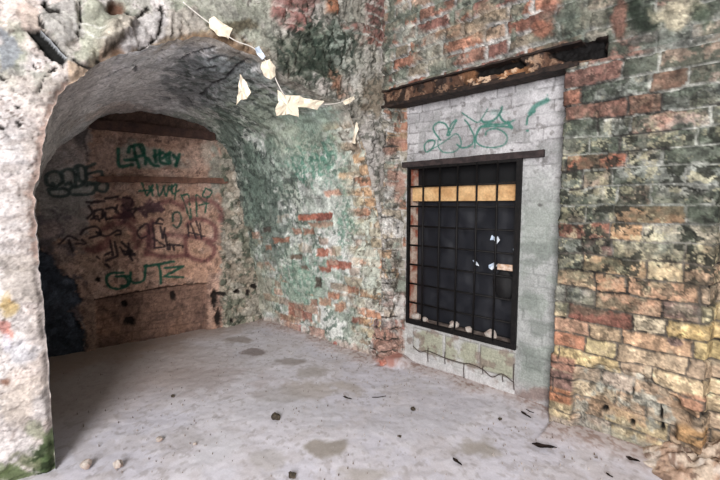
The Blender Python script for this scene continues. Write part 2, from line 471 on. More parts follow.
# green spray writing
GR = C(46,128,108)
def g(pts, w=0.013, a=0.95): S.stroke(pts, w, GR, a, 0.5)
o = lambda L: [(410+x*160/720, 80+y*90/405) for x, y in L]
g(o([(135,270), (105,225), (112,200), (135,190), (160,200), (172,225), (178,245)]))
g(o([(178,245), (165,245), (185,200), (205,180)]))
g(o([(172,250), (190,215), (210,182)]))
g(o([(70,322), (64,300), (80,275), (105,272), (112,285), (95,312), (75,324)]))
g(o([(75,324), (120,300), (170,265), (205,242), (225,262), (228,295), (200,322), (150,325), (128,300), (125,270)]), 0.009)
g(o([(210,290), (235,305), (270,295), (290,260), (262,200), (246,180)]), 0.012)
g(o([(235,148), (265,170), (300,190), (320,178), (350,130)]), 0.009)
g(o([(320,180), (335,190), (375,182), (405,150), (413,122)]), 0.016)
g(o([(405,160), (415,180), (430,190)]), 0.014)
g(o([(290,305), (295,260), (312,215), (350,200), (400,200), (440,195), (468,180)]), 0.012)
g(o([(340,248), (345,232), (370,220), (405,225), (435,250), (428,285), (385,303), (330,300), (300,280), (300,250), (318,215)]), 0.010)
g(o([(318,212), (370,208), (430,210), (455,215)]), 0.012)
g(o([(440,190), (458,215)]), 0.02)
g(o([(525,200), (532,165), (560,140)]), 0.014)
g(o([(540,150), (565,115), (615,90)]), 0.03, 0.8)
g(o([(527,228), (531,228)]), 0.014)
g(o([(610,85), (618,65)]), 0.006, 0.6)
S.paint(S.ell(497, 112, 9, 2.5, 0.5, 20)*mN, GR, 0.25)
jt_ = (1-brick)*(~isN)*(1-foot)
S.paint(jt_*sm(1.25, .95, Z+(S.noise(4, 130, 3)-.5)*.4), C(92,80,68), .75)
S.paint(jt_*sm(1.05, 1.35, Z+(S.noise(4, 130, 3)-.5)*.4), C(168,168,156), .65)
S.paint(jt_*sm(.6, .66, S.noise(6, 131, 4)), C(40,34,30), .8)
finish(S, 0.62, np.where(isN, 0.15, 1.0)); S.c = (S.c*np.where(isN, 0.92, 0.88)[:, None]).astype(np.float32)
# keep: everything but the window opening
inW = (X > XN-0.02) & (Y > WY0-1e-4) & (Y < WY1+1e-4) & (Z > WZ0-1e-4) & (Z < WZ1+1e-4)
pos_low = S.P + S.N*S.h[:, None]
i = np.arange(nu-1)[:, None]*nv + np.arange(nv-1)[None, :]
q1 = np.stack([i, i+1, i+1+nv, i+nv], -1).reshape(-1, 4)
q1 = q1[~inW[q1].all(1)]
V1, C1 = pos_low, S.c

# --- wall above the beam
ya = joined(seg(-1.2, 0.05, 0.014), seg(0.05, 2.34, 0.0085))
za = seg(ZB, 3.42, 0.0085)
def plane_surf(us, vs, f, nvec, seed):
    U, V = np.meshgrid(us, vs, indexing='ij')
    P = f(U.ravel(), V.ravel()); N = np.tile(np.asarray(nvec, float), (P.shape[0], 1))
    return Surf(P, N, np.stack([U.ravel(), V.ravel()], -1), len(us), len(vs), seed)
T = plane_surf(ya, za, lambda u, v: np.stack([np.full_like(u, XW), u, v], -1), (-1, 0, 0), 1)
Y, Z = T.P[:, 1], T.P[:, 2]
d, bid, r, brick, tm = pilaster_look(T, False)
lw = sm(0.62, 0.95, Y+(T.noise(3, 100, 4)-.5)*0.35)        # red brick with wide lime joints towards the corner
edge = d + (T.noise(40, 101, 3)-0.5)*0.02
bk2 = sm(0.007, 0.017, edge)
rc = palette(r[0], [C(176,106,78), C(186,116,84), C(160,92,70), C(170,110,86), C(150,92,78), C(178,140,112), C(140,122,98), C(166,152,130)])
rc = rc*(0.85+0.3*T.noise(28, 102, 3))[:, None]
mc = np.tile(C(186,180,172), (len(Y), 1))*(0.85+0.3*T.noise(12, 103, 4))[:, None]
cc = rc*bk2[:, None] + mc*(1-bk2[:, None])
T.c = (T.c*(1-lw[:, None]) + cc*lw[:, None]).astype(np.float32)
T.paint(lw*sm(0.55, 0.68, T.noise(6, 104, 5)), C(168,168,152), 0.8)
T.paint(lw*sm(0.62, 0.74, T.noise(9, 105, 5)), C(112,124,104), 0.8)
T.h += lw*(bk2-1)*0.012
for (x, y, rx, ry, cc, a) in [(575,20,18,22,C(96,110,92),.8), (545,75,16,14,C(104,124,108),.8), (520,85,22,10,C(112,128,112),.6), (455,88,24,10,C(120,128,110),.6),
        (648,22,20,14,C(40,52,38),.9), (672,16,22,12,C(206,190,150),.85), (690,8,18,8,C(200,184,146),.8), (635,8,10,12,C(44,56,42),.9), (700,14,12,10,C(52,64,46),.8),
        (660,50,30,14,C(132,142,128),.7), (590,14,12,14,C(120,112,92),.6), (408,35,14,8,C(150,156,140),.7), (430,58,18,10,C(150,146,124),.6),
        (465,30,30,8,C(174,140,104),.7), (490,10,24,8,C(178,146,110),.7), (620,18,7,20,C(140,86,68),.85), (544,28,9,10,C(178,96,66),.85), (548,6,10,5,C(170,96,70),.8)]:
    T.paint(T.ell(x, y, rx, ry, 0.5, 16), cc, a)
T.h += T.ell(640, 20, 26, 18, 0.5, 12)*0.02
T.paint(sm(0.03, 0.0, np.abs(Y-2.2))*sm(0.4, 0.6, T.noise(7, 108, 4)), C(120,112,100), 0.5)
i = np.arange(T.nu-1)[:, None]*T.nv + np.arange(T.nv-1)[None, :]
q2 = np.stack([i, i+1, i+1+T.nv, i+T.nv], -1).reshape(-1, 4)
V2 = T.P + T.N*T.h[:, None]
finish(T, 0.62, 1.0, 0.86)
V2 = T.P + T.N*T.h[:, None]
V2[:, 0] += 0.12*(T.P[:, 1] < 0.088)
# leave the bed of the steel beam open: pushed back behind it
YBM0, YBM1 = 0.60, 2.215
bedT = (Y > YBM0) & (Z < 2.262) & (Y < YBM1+0.1)
V2[bedT, 0] += 0.085
structure(mesh_from('wall_right', np.vstack([V1, V2]), np.vstack([q1, q2+len(V1)]), np.vstack([C1, T.c]), M_wall))

# ================================================================== ARCH WALL
p0F = (0.38, 2.45, 0)
def face_xz(x, y):
    p = onplane(x, y, p0F, NFACE); return (p[0], p[2])
arch_px = [(54,440), (50,390), (46,340), (41,280), (37,225), (35,190), (38,160), (47,128), (61,102), (77,84), (97,65), (130,49), (168,38), (210,40),
           (250,55), (290,80), (328,97), (346,110), (359,132), (369,165), (376,204)]
fp = [face_xz(*p) for p in arch_px]
fp[0] = (fp[0][0], fp[0][1])
front = [(fp[0][0]+0.0, -0.02)] + fp + [(XW, 1.0), (XW, 0.5), (XW, -0.02)]
front = catmull(front, 10); front[:, 0] = np.minimum(front[:, 0], XW)
def resample(c, n):
    L = np.concatenate([[0], np.cumsum(np.linalg.norm(np.diff(c, axis=0), axis=1))])
    t = np.linspace(0, L[-1], n)
    return np.stack([np.interp(t, L, c[:, k]) for k in range(c.shape[1])], -1), L[-1]
NS = 640
front, LF = resample(front, NS)
# chipped edge
tt = np.linspace(0, LF, NS)
e3 = np.stack([tt, tt*0, tt*0], -1)
tang = np.gradient(front, axis=0); tang /= np.linalg.norm(tang, axis=1)[:, None]
inward = np.stack([tang[:, 1], -tang[:, 0]], -1)
fade = np.minimum(1, np.minimum(tt, LF-tt)/0.3)
chip = ((fbm(e3, 5, 401, 5)-.5)*0.05 + (fbm(e3, 31, 402, 4)-.5)*0.012)*np.where(front[:, 0] < 0.6, np.where(front[:, 1] < 1.0, 0.25, 0.8), 1)
front = front - inward*(chip*fade*(front[:, 0] < 2.45))[:, None]
xs = joined(seg(-0.6, 0.10, 0.012), seg(0.10, 2.75, 0.0078)); zs = joined(seg(-0.02, 1.0, 0.0078), seg(1.0, 3.42, 0.0078))
Fm = plane_surf(xs, zs, lambda u, v: np.stack([u, YF(u), v], -1), NFACE, 3)
X, Z = Fm.P[:, 0], Fm.P[:, 2]
poly = front
ins = np.zeros(len(X), bool)
for a, b in zip(poly, np.roll(poly, -1, 0)):
    if a[1] == b[1]: continue
    cond = (a[1] > Z) != (b[1] > Z)
    ins ^= cond & (X < (b[0]-a[0])*(Z-a[1])/(b[1]-a[1])+a[0])
# distance to the arch edge and nearest point
ed = np.full(len(X), 9.0); near = np.zeros((len(X), 2))
sel = np.nonzero((X > 0.0) & (X < 2.75) & (Z < 2.8))[0]
for k0 in range(0, len(sel), 8000):
    sl = sel[k0:k0+8000]
    dd = (X[sl, None]-front[None, :, 0])**2 + (Z[sl, None]-front[None, :, 1])**2
    k = dd.argmin(1); ed[sl] = np.sqrt(dd[np.arange(len(sl)), k]); near[sl] = front[k]
# plaster look
Fm.c = np.tile(C(212,202,198), (len(X), 1)).astype(np.float32)
n1 = Fm.noise(2.6, 1, 5); n2 = Fm.noise(7, 2, 5); n3 = Fm.noise(20, 3, 4); n4 = Fm.noise(45, 4, 3)
Fm.paint(sm(0.5, 0.7, n1), C(214,196,186), 0.8)
Fm.paint(sm(0.6, 0.64, n2), C(196,184,180), 0.6)
Fm.paint(sm(0.60, 0.75, Fm.noise(5, 6, 5)), C(222,214,212), 0.8)
Fm.paint(sm(0.66, 0.70, n3)*sm(0.4, 0.6, n2), C(166,146,136), 0.4)
hi = sm(1.75, 2.25, Z+(n1-.5)*0.4)
Fm.paint(hi*sm(0.35, 0.6, n2), C(178,176,164), 0.7)
Fm.paint(hi*sm(0.5, 0.68, Fm.noise(4.5, 8, 5)), C(160,166,142), 0.6)
Fm.paint(hi*sm(0.64, 0.70, Fm.noise(11, 9, 4)), C(128,134,114), 0.4)
# relief: flaking slabs of plaster
def terr(n, k): return np.floor(n*k)/k
Fm.h += (n1-.5)*0.05 + (terr(Fm.noise(4, 10, 5), 5)-.5)*0.03 + (n3-.5)*0.008 + (n4-.5)*0.003
st = Fm.noise(4, 10, 5)*5; fr = np.abs(st-np.round(st))
Fm.mul(sm(0.05, 0.0, fr), 0.82)
# peach/brown raw brick along the arch edge
eb = sm(0.10, 0.02, ed+(n3-.5)*0.08)
left = X < 0.62
Fm.paint(eb*left, C(182,166,156), 0.6)
Fm.paint(sm(0.03, 0.008, ed+(n4-.5)*0.05)*left*(Z > 1.05), C(160,124,108), 0.6)
Fm.paint(eb*(X > 0.55)*(X < 1.0), C(132,106,84), 0.75)
Fm.paint(eb*(X >= 1.0)*(X < 1.55), C(150,114,82), 0.85)
Fm.h += eb*(X > 0.5)*(n3-.5)*0.05
# fine crazing of the old plaster
for fr_, sd_, zs_, wd_, al_ in ((5, 301, 2.6, .010, .55), (8, 302, 3.2, .012, .45), (3.2, 303, 1.2, .006, .8)):
    q_ = fbm(Fm.P*np.array([1, 1, zs_]), fr_, sd_, 5, .6)
    Fm.paint(sm(wd_, wd_*.3, np.abs(q_-.5))*sm(.42, .55, Fm.noise(3, 304+sd_, 3)), C(112,98,90), al_)
    Fm.h += (np.floor(q_*2)-.5)*.008
# coursed plaster lines on the left pier
for y0 in (140, 165, 188, 215, 240, 266): Fm.stroke([(-2, y0+6), (14, y0+3), (36, y0)], 0.02, C(164,150,142), 0.45, 0.8, 0.03, dh=-0.008)
pm = lambda *a, **k: Fm.polymask(*a, **k)
m = pm([(0,255), (22,252), (34,262), (40,300), (20,305), (0,300)], 0.01, 0.02); Fm.paint(m, C(178,166,156), 0.8); Fm.h += m*0.012
m = pm([(0,30), (14,38), (22,52), (12,66), (0,72)], 0.008, 0.015); Fm.paint(m, C(150,156,164), 0.85)
m = pm([(66,62), (92,70), (95,78), (76,92), (68,104), (62,108), (64,92), (70,80)], 0.006, 0.012); Fm.paint(m, C(206,178,150), 0.95)
m = pm([(20,8), (36,6), (46,22), (42,36), (28,34), (20,28)], 0.01, 0.03); Fm.paint(m, C(196,174,160), 0.8)
m = pm([(44,4), (76,2), (82,36), (66,46), (48,34), (38,18)], 0.006, 0.012); Fm.paint(m, C(178,174,168), 0.8); Fm.h += m*0.03
m = pm([(82,4), (98,0), (120,22), (104,48), (94,66), (76,60), (80,40)], 0.01, 0.02); Fm.paint(m, C(170,172,150), 0.75); Fm.h += m*0.015
m = pm([(96,44),(108,24),(122,16),(134,20),(130,32),(116,42),(102,54)], .02, .01); Fm.h += m*0.10; Fm.paint(m, C(190,178,160), 0.8)
Fm.stroke([(134,22),(131,33),(117,44),(103,56)], .016, C(70,60,48), .8, .6, .012)  # shadow below the stone lump, painted as a dark stroke
m = pm([(140,16), (164,10), (176,24), (170,36), (140,50), (118,52), (124,38)], 0.01, 0.02); Fm.paint(m, C(190,184,182), 0.9); Fm.h += m*0.02
m = pm([(166,8), (196,6), (206,28), (182,36), (166,38)], 0.01, 0.02); Fm.paint(m, C(182,172,160), 0.85); Fm.h += m*0.01
m = Fm.ell(117, 5, 10, 7, 0.3, 16); Fm.paint(m, C(104,66,48), 0.9); Fm.h -= m*0.05
m = Fm.ell(118, 54, 9, 6, 0.4, 18); Fm.paint(m, C(150,112,84), 0.7)
# dark slot in the plaster with a pale batten edge
slot = pm([(29,32), (41,31), (54,43), (68,57), (63,68), (48,57), (36,44)], 0.006, 0.006, jf=40)
Fm.paint(slot, C(26,26,24), 1.0); Fm.h -= slot*0.05
Fm.stroke([(41,33), (52,43), (60,51), (66,58)], 0.007, C(186,190,194), 0.95, 0.3, dh=0.04)
for pts, w in [([(45,6), (48,12), (58,13)], .022), ([(46,2), (44,8), (46,12)], .012), ([(79,2), (80,20), (78,38)], .008), ([(38,18), (42,28), (46,32)], .008),
               ([(74,60), (80,66), (94,68), (98,62)], .016), ([(163,4), (162,18), (160,30), (154,40), (140,50)], .014), ([(0,76), (2,78)], .02),
               ([(0,98), (10,102), (18,106)], .008), ([(34,66), (36,68)], .01), ([(100,66), (112,62), (128,58), (138,54)], .012), ([(0,126), (2,127)], .014), ([(18,122), (19,124)], .012),
               ([(128,10), (136,16), (150,6)], .012), ([(40,92), (44,78), (56,70)], .006)]:
    Fm.stroke(pts, w, C(38,34,30), 0.9, 0.3, 0.012, dh=-0.02)
for pts in [[(62,14), (76,22), (90,26), (104,31)], [(80,30), (92,36), (102,44)], [(74,24), (86,24)]]:
    Fm.stroke(pts, 0.009, C(222,220,210), 0.8, 0.4)
# stains at the foot of the pier
for (x, y, rx, ry, cc, a) in [(8,305,9,12,C(206,168,90),.7), (4,328,6,6,C(196,110,96),.7), (10,335,4,5,C(206,120,100),.6), (20,352,16,12,C(196,196,204),.6), (20,400,26,24,C(198,182,168),.8),
        (40,408,9,16,C(200,192,190),.7), (5,382,6,4,C(130,82,60),.8), (10,300,3,4,C(180,130,60),.6), (6,345,5,9,C(200,196,210),.6),
        (46,462,14,16,C(70,92,48),.95), (16,475,20,8,C(88,104,60),.9), (50,445,8,12,C(80,98,56),.85), (36,430,8,10,C(126,132,98),.6), (44,476,12,8,C(50,68,34),.9), (30,462,14,8,C(112,114,82),.8), (3,470,8,6,C(90,104,60),.7)]:
    Fm.paint(Fm.ell(x, y, rx, ry, 0.6, 20), cc, a)
mo = Fm.ell(44, 464, 16, 18, 0.7, 20); Fm.h += mo*0.02
Fm.paint(mo*sm(0.5, 0.65, Fm.noise(50, 16, 3)), C(44,58,30), 0.9)
# right spandrel: raw brick patches, green lichen
rp = sm(1.40, 1.7, X+(n1-.5)*0.35)
Fm.paint(rp, C(176,170,160), 0.6)
Fm.paint(rp*sm(0.5, 0.7, n2), C(146,140,126), 0.7)
db, bb, rr, _ = bricks(X, Z, Fm.P, 0.088, 0.26, 0.13, 57, 0.02)
fb = sm(0.003, 0.014, db+(n4-.5)*0.014)
m = pm([(272,-5), (312,-5), (310,20), (307,36), (285,30), (270,18)], 0.008, 0.01)
Fm.paint(m*fb, C(158,100,92), 0.9); Fm.paint(m*(1-fb), C(200,170,160), 0.8); Fm.h += m*0.05*(0.6+0.4*fb)
Fm.paint(m*sm(0.55, 0.7, n3), C(190,160,152), 0.5)
m = pm([(322,-5), (336,-5), (338,14), (324,14)], 0.01, 0.01); Fm.paint(m, C(182,112,76), 0.9); Fm.h += m*0.03
m = pm([(362,-8), (384,-8), (386,46), (372,44), (350,30), (352,20), (366,24)], 0.01, 0.014); Fm.paint(m*fb, C(140,94,86), 0.9); Fm.paint(m*(1-fb), C(190,178,168), .7); Fm.h += m*0.03
m = pm([(340,22), (356,28), (380,38), (382,46), (356,44), (342,34)], 0.01, 0.014); Fm.paint(m*fb, C(158,104,90), 0.8)
for (x, y, rx, ry, cc, a) in [(318,48,24,22,C(90,108,90),.8), (330,68,16,14,C(84,100,84),.7), (300,58,20,14,C(90,98,82),.8), (318,66,20,12,C(50,60,48),.8), (345,50,18,26,C(150,160,148),.6), (290,44,16,10,C(120,124,108),.7),
        (345,88,10,8,C(160,104,74),.8), (336,76,7,10,C(170,116,88),.8), (365,70,16,20,C(176,172,158),.7), (375,95,12,18,C(128,112,92),.8), (352,84,10,12,C(200,196,188),.6), (250,16,24,8,C(146,148,132),.8), (228,12,16,10,C(158,156,144),.8), (236,26,22,5,C(84,72,50),.7), (300,2,20,6,C(120,80,70),.5)]:
    Fm.paint(Fm.ell(x, y, rx, ry, 0.6, 18), cc, a)
lich = rp*sm(0.52, 0.62, Fm.noise(28, 18, 4))*Fm.ell(320, 56, 40, 34, 0.4, 8)
Fm.paint(lich, C(44,56,46), 0.85); 
Fm.paint(rp*sm(0.62, 0.7, Fm.noise(34, 19, 3)), C(70,72,62), 0.6)
Fm.h += rp*((fb-1)*0.012 + (Fm.noise(12, 20, 4)-.5)*0.05)
finish(Fm, 0.78, 0.5, 0.88)
# pier strip beside the niche reveal (below the arch spring on the right)
Fm.h = Fm.h*np.clip(ed/0.03, 0, 1)*np.where(X > 2.5, 0.4, 1) - 0.018*sm(0.03, 0.0, ed)
snap = ins & (ed < 0.012)
Fm.P[snap, 0] = near[snap, 0]; Fm.P[snap, 2] = near[snap, 1]; Fm.P[snap, 1] = YF(near[snap, 0])
drop = ins & ~snap
structure(Fm.build('wall_front', M_wall, keep=lambda q: ~(drop[q].any(1) | ins[q].all(1))))

# ================================================================== VAULTED ALCOVE
def back_xz(x, y):
    p = onplane(x, y, (0.40, 4.36, 0), NBACK); return (p[0], p[2])
bpx = [(43,176), (60,148), (88,124), (112,114), (140,111), (170,114), (195,122), (214,136), (227,158), (236,185), (243,220), (250,260), (257,300), (262,323)]
bpts = [back_xz(*p) for p in bpx]
back = [(0.44, -0.02), (0.44, 0.5), (0.45, 1.0), (0.46, 1.35)] + bpts + [(bpts[-1][0]+0.01, -0.02)]
back = catmull(back, 10); back, LB = resample(back, NS)
# match the crown/spring points of the two profiles by mixing arc length and height order
NT = 215
ts = np.linspace(0, 1, NT)
A = np.stack([front[:, 0], YF(front[:, 0]), front[:, 1]], -1)
B = np.stack([back[:, 0], YB(back[:, 0])+0.04, back[:, 1]], -1)
P = A[:, None, :]*(1-ts)[None, :, None] + B[:, None, :]*ts[None, :, None]
# swell the barrel a little so it reads as a vault rather than a cone
dS = np.gradient(P, axis=0); dT = np.gradient(P, axis=1)
N = np.cross(dS, dT); N /= np.maximum(np.linalg.norm(N, axis=2), 1e-9)[:, :, None]
cen = np.array([1.45, 3.2, 1.0])
sg = np.sign(np.einsum('ijk,ijk->ij', N, cen-P)); N *= sg[:, :, None]
sarc = np.linspace(0, (LF+LB)/2, NS)
UV = np.stack(np.broadcast_arrays((ts*1.85)[None, :], sarc[:, None]), -1).reshape(-1, 2)
Vt = Surf(P.reshape(-1, 3), N.reshape(-1, 3), UV, NS, NT, 5)
X, Y, Z = Vt.P.T
tfr = UV[:, 0]/1.85
n1 = Vt.noise(2.2, 1, 5); n2 = Vt.noise(6, 2, 5); n3 = Vt.noise(18, 3, 4); n4 = Vt.noise(42, 4, 3)
Vt.c = np.tile(C(200,199,200), (len(X), 1)).astype(np.float32)
Vt.paint(sm(0.5, 0.7, n2), C(180,180,181), 0.7)
Vt.paint(sm(0.55, 0.72, Vt.noise(3.5, 6, 5)), C(214,211,208), 0.7)
rw = sm(1.5, 1.95, X + (n1-.5)*0.3)                 # right side: green grey damp lime
Vt.paint(rw, C(188,192,182), 0.85)
Vt.paint(rw*sm(0.48, 0.66, n2), C(168,178,160), 0.75)
Vt.paint(rw*sm(0.50, 0.62, Vt.noise(4, 7, 5)), C(206,206,200), 0.75)
Vt.paint(rw*sm(0.58, 0.64, Vt.noise(13, 8, 5)), C(132,148,130), 0.65)
Vt.paint(rw*sm(0.60, 0.68, Vt.noise(30, 9, 4))*sm(0.42, 0.6, n2), C(84,104,90), 0.75)
Vt.h += (n1-.5)*0.06*np.minimum(1, tfr*5) + (n2-.5)*0.016 + (n3-.5)*0.005 + (n4-.5)*0.002
# lichen-dark upper right of the vault
for (x, y, rx, ry, cc, a) in [(215,80,44,26,C(124,128,130),.7), (240,95,30,24,C(136,146,138),.7), (205,68,24,12,C(120,126,128),.7), (230,64,26,10,C(124,130,132),.7), (195,92,30,14,C(120,122,124),.7),
        (275,115,40,22,C(140,152,132),.8), (300,140,40,18,C(158,170,148),.8), (232,150,14,40,C(92,108,96),.8), (250,200,16,40,C(104,120,106),.8), (262,180,18,40,C(90,112,98),.7), (270,225,14,34,C(96,112,100),.7),
        (235,205,12,40,C(140,136,124),.8), (232,250,12,20,C(196,190,178),.6), (242,290,14,24,C(134,120,98),.8), (250,260,12,30,C(120,128,110),.7), (262,290,12,24,C(156,150,128),.7),
        (300,285,22,22,C(150,172,150),.7), (335,200,30,30,C(170,178,166),.6), (320,118,30,14,C(140,168,150),.6), (285,165,22,12,C(156,172,156),.7)]:
    Vt.paint(Vt.ell(x, y, rx, ry, 0.6, 12), cc, a)
spk = sm(0.56, 0.66, Vt.noise(26, 12, 4))
for (x, y, rx, ry) in [(215,78,46,28), (245,110,30,20), (250,200,26,70), (300,90,40,14), (240,165,18,40), (285,200,20,44)]:
    Vt.paint(Vt.ell(x, y, rx, ry, 0.5, 10)*spk, C(62,72,66), 0.6)
# plain grey crown, pinkish where the plaster is bare near the left
Vt.paint(Vt.ell(110, 95, 70, 26, 0.4, 8)*(X < 1.6), C(208,202,202), 0.8)
Vt.paint(Vt.ell(120, 108, 50, 8, 0.6, 12), C(176,150,138), 0.5)
for pts, w in [([(200,96), (214,84), (226,74), (236,66), (248,58)], .02), ([(168,92), (176,96), (186,97), (194,108)], .012), ([(158,98), (170,101)], .022), ([(162,50), (150,60), (136,64), (120,68), (106,78)], .02),
               ([(196,70), (206,66), (216,64)], .016), ([(208,60), (222,56), (236,60)], .02), ([(132,84), (140,80)], .014), ([(134,66), (136,70)], .03), ([(238,88), (250,80), (262,86)], .016), ([(236,102), (256,96), (276,104)], .014), ([(180,60),(200,50),(215,46)], .012)]:
    Vt.stroke(pts, w, C(60,60,62), 0.8, 0.5, 0.016, dh=-0.012)
# reddish eroded rib right behind the arch edge
rim = sm(0.10, 0.02, tfr+(n3-.5)*0.08)
Vt.paint(rim*(X > 0.9)*(Z > 1.6), C(150,138,124), 0.7)
Vt.paint(rim*(X < 0.6), C(178,166,158), 0.6)
# green brush-spray on the right wall
SG = C(76,128,106)
bx = lambda L: [(280+x*120/524, 130+y*110/480) for x, y in L]
for L, w in [([(60,120),(75,170),(100,225)],.03), ([(95,120),(105,160),(112,210)],.022), ([(130,120),(140,165),(150,200)],.028), ([(160,110),(172,150),(180,190)],.024), ([(75,150),(95,180),(118,235)],.02),
             ([(185,60),(205,100),(215,130)],.03), ([(215,40),(230,75),(240,110)],.028), ([(245,35),(262,75),(270,110)],.03), ([(275,50),(288,95),(295,135)],.034), ([(190,130),(205,150),(210,165)],.03), ([(150,140),(190,120),(230,90)],.022)]:
    Vt.stroke(bx(L), w, SG, 0.75, 0.7, 0.05)
Vt.paint(Vt.ell(322, 160, 40, 24, 0.5, 20)*sm(0.5, 0.6, n4), SG, 0.5)
Vt.paint(Vt.ell(348, 222, 10, 30, 0.6, 24)*sm(0.45, 0.6, n4), C(84,130,108), 0.65)
Vt.paint(Vt.ell(300, 276, 24, 26, 0.6, 20)*sm(0.48, 0.6, Vt.noise(30, 15, 4)), C(92,134,112), 0.6)
# bare bricks showing through the lime
BR = [(297,214,333,220,C(182,98,74)), (315,215,333,220,C(142,78,66)), (337,172,359,178,C(186,150,110)), (325,190,341,196,C(206,150,124)), (308,222,334,227,C(172,136,112)), (291,229,299,235,C(170,122,98)),
      (301,229,314,235,C(164,116,92)), (273,238,287,243,C(160,104,80)), (264,245,270,250,C(150,110,88)), (262,227,271,232,C(90,80,72)), (316,249,328,256,C(182,104,80)), (326,260,338,268,C(176,96,74)),
      (336,262,351,269,C(168,90,70)), (289,255,300,260,C(112,92,76)), (318,267,330,272,C(176,104,82)), (329,248,336,256,C(196,160,140)), (346,287,359,294,C(172,92,70)), (327,293,338,300,C(182,120,90)),
      (318,299,331,306,C(182,136,108)), (338,302,345,309,C(176,140,112)), (287,304,302,318,C(160,100,78)), (300,312,312,320,C(170,108,90)), (314,278,320,288,C(88,78,68)), (300,266,307,270,C(120,104,88)),
      (355,240,368,248,C(166,106,82)), (352,318,366,324,C(140,84,68)), (356,190,372,196,C(182,150,116)), (360,200,384,206,C(186,152,112)), (358,214,376,219,C(120,72,60)), (310,300,316,306,C(150,110,90)), (334,304,342,312,C(170,120,92)), (285,324,300,331,C(184,120,110)), (310,328,325,336,C(196,150,130)), (280,316,294,322,C(150,104,84))]
for (x0, y0, x1, y1, cc) in BR:
    m = Vt.box(x0, y0, x1, y1, 0.008, 0.012)
    Vt.paint(m*(0.75+0.5*n4), cc, 0.95); Vt.h -= m*0.012
db, bb, rr, _ = bricks(UV[:, 0], Z, Vt.P, 0.088, 0.26, 0.13, 61, 0.02)
fb = sm(0.0, 0.012, db+(n4-.5)*0.016)
bare = rw*sm(0.50, 0.62, Vt.noise(3.2, 22, 4))*sm(1.5, 1.2, Z)*sm(0.5, 0.55, rr[1])
cb = palette(rr[0], [C(178,116,88), C(160,124,98), C(184,156,122), C(150,112,90), C(170,150,130)])
Vt.c = (Vt.c*(1-0.55*(bare*fb)[:, None]) + cb*0.55*(bare*fb)[:, None]).astype(np.float32)
Vt.h += rw*(fb-1)*0.006*sm(1.6, 1.3, Z)
# right end of this wall by the corner: mixed raw masonry
ce = rw*sm(0.22, 0.06, tfr+(n2-.5)*0.12)*sm(2.05, 1.9, Z)
cc = palette(rr[2], [C(172,152,118), C(184,140,98), C(158,148,124), C(186,122,88), C(166,160,146), C(150,128,104)])*(0.85+0.3*n3)[:, None]
cc = cc*fb[:, None] + C(180,176,164)*(1-fb[:, None])
Vt.c = (Vt.c*(1-0.9*ce[:, None]) + cc*0.9*ce[:, None]).astype(np.float32)
Vt.paint(ce*sm(0.62, 0.66, Vt.noise(8, 24, 5)), C(176,184,168), 0.8)
Vt.paint(ce*sm(0.70, 0.76, Vt.noise(22, 25, 4)), C(80,72,58), 0.7)
Vt.h += ce*((n3-.5)*0.03+(fb-1)*0.012)
Vt.paint(rw*sm(0.10, 0.02, Z+(n3-.5)*0.12), C(172,140,128), 0.6)
# inner left wall, sooty low down
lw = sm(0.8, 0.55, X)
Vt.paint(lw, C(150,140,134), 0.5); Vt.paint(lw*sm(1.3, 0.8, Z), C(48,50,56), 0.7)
Vt.paint(sm(0.86, 1.0, tfr)*(Z > 1.3)*(X < 1.9), C(164,156,152), 0.5)
finish(Vt, 0.72, 0.6, 1.03)
Vt.h *= np.clip(tfr/0.02, 0, 1)
sI = np.arange(NS)
zmid = (P[:, NT//2, 2]); xm = P[:, NT//2, 0]
sL = int(np.argmax(zmid > 1.35)); sR = NS-1-int(np.argmax(zmid[::-1] > 1.60))
def band(a, b): return lambda q: ((q // NT).min(1) >= a) & ((q // NT).max(1) <= b)
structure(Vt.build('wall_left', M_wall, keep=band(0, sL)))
structure(Vt.build('ceiling', M_wall, keep=band(sL, sR)))
structure(Vt.build('wall_alcove', M_wall, keep=band(sR, NS-1)))

# ================================================================== BACK WALL
xs = seg(0.36, 2.62, 0.0085); zs = seg(-0.02, 2.36, 0.0085)
Bk = plane_surf(xs, zs, lambda u, v: np.stack([u, YB(u), v], -1), NBACK, 7)
X, Z = Bk.P[:, 0], Bk.P[:, 2]
n1 = Bk.noise(2.2, 1, 5); n2 = Bk.noise(6, 2, 5); n3 = Bk.noise(18, 3, 4); n4 = Bk.noise(42, 4, 3)
Bk.c = np.tile(C(190,152,132), (len(X), 1)).astype(np.float32)
Bk.paint(sm(0.45, 0.65, n2), C(176,136,114), 0.7)
Bk.paint(sm(0.52, 0.7, Bk.noise(4, 6, 5)), C(200,168,152), 0.7)
Bk.paint(sm(0.56, 0.7, Bk.noise(9, 7, 5)), C(158,124,108), 0.6)
Bk.paint(sm(0.66, 0.74, Bk.noise(24, 8, 4)), C(110,84,76), 0.6)
Bk.h += (n1-.5)*0.03 + (n3-.5)*0.012 + (n4-.5)*0.004
E = lambda x, y, rx, ry, cc, a=.8, j=.5, f=14: Bk.paint(Bk.ell(x, y, rx, ry, j, f), cc, a)
pb = lambda *a, **k: Bk.polymask(*a, **k)
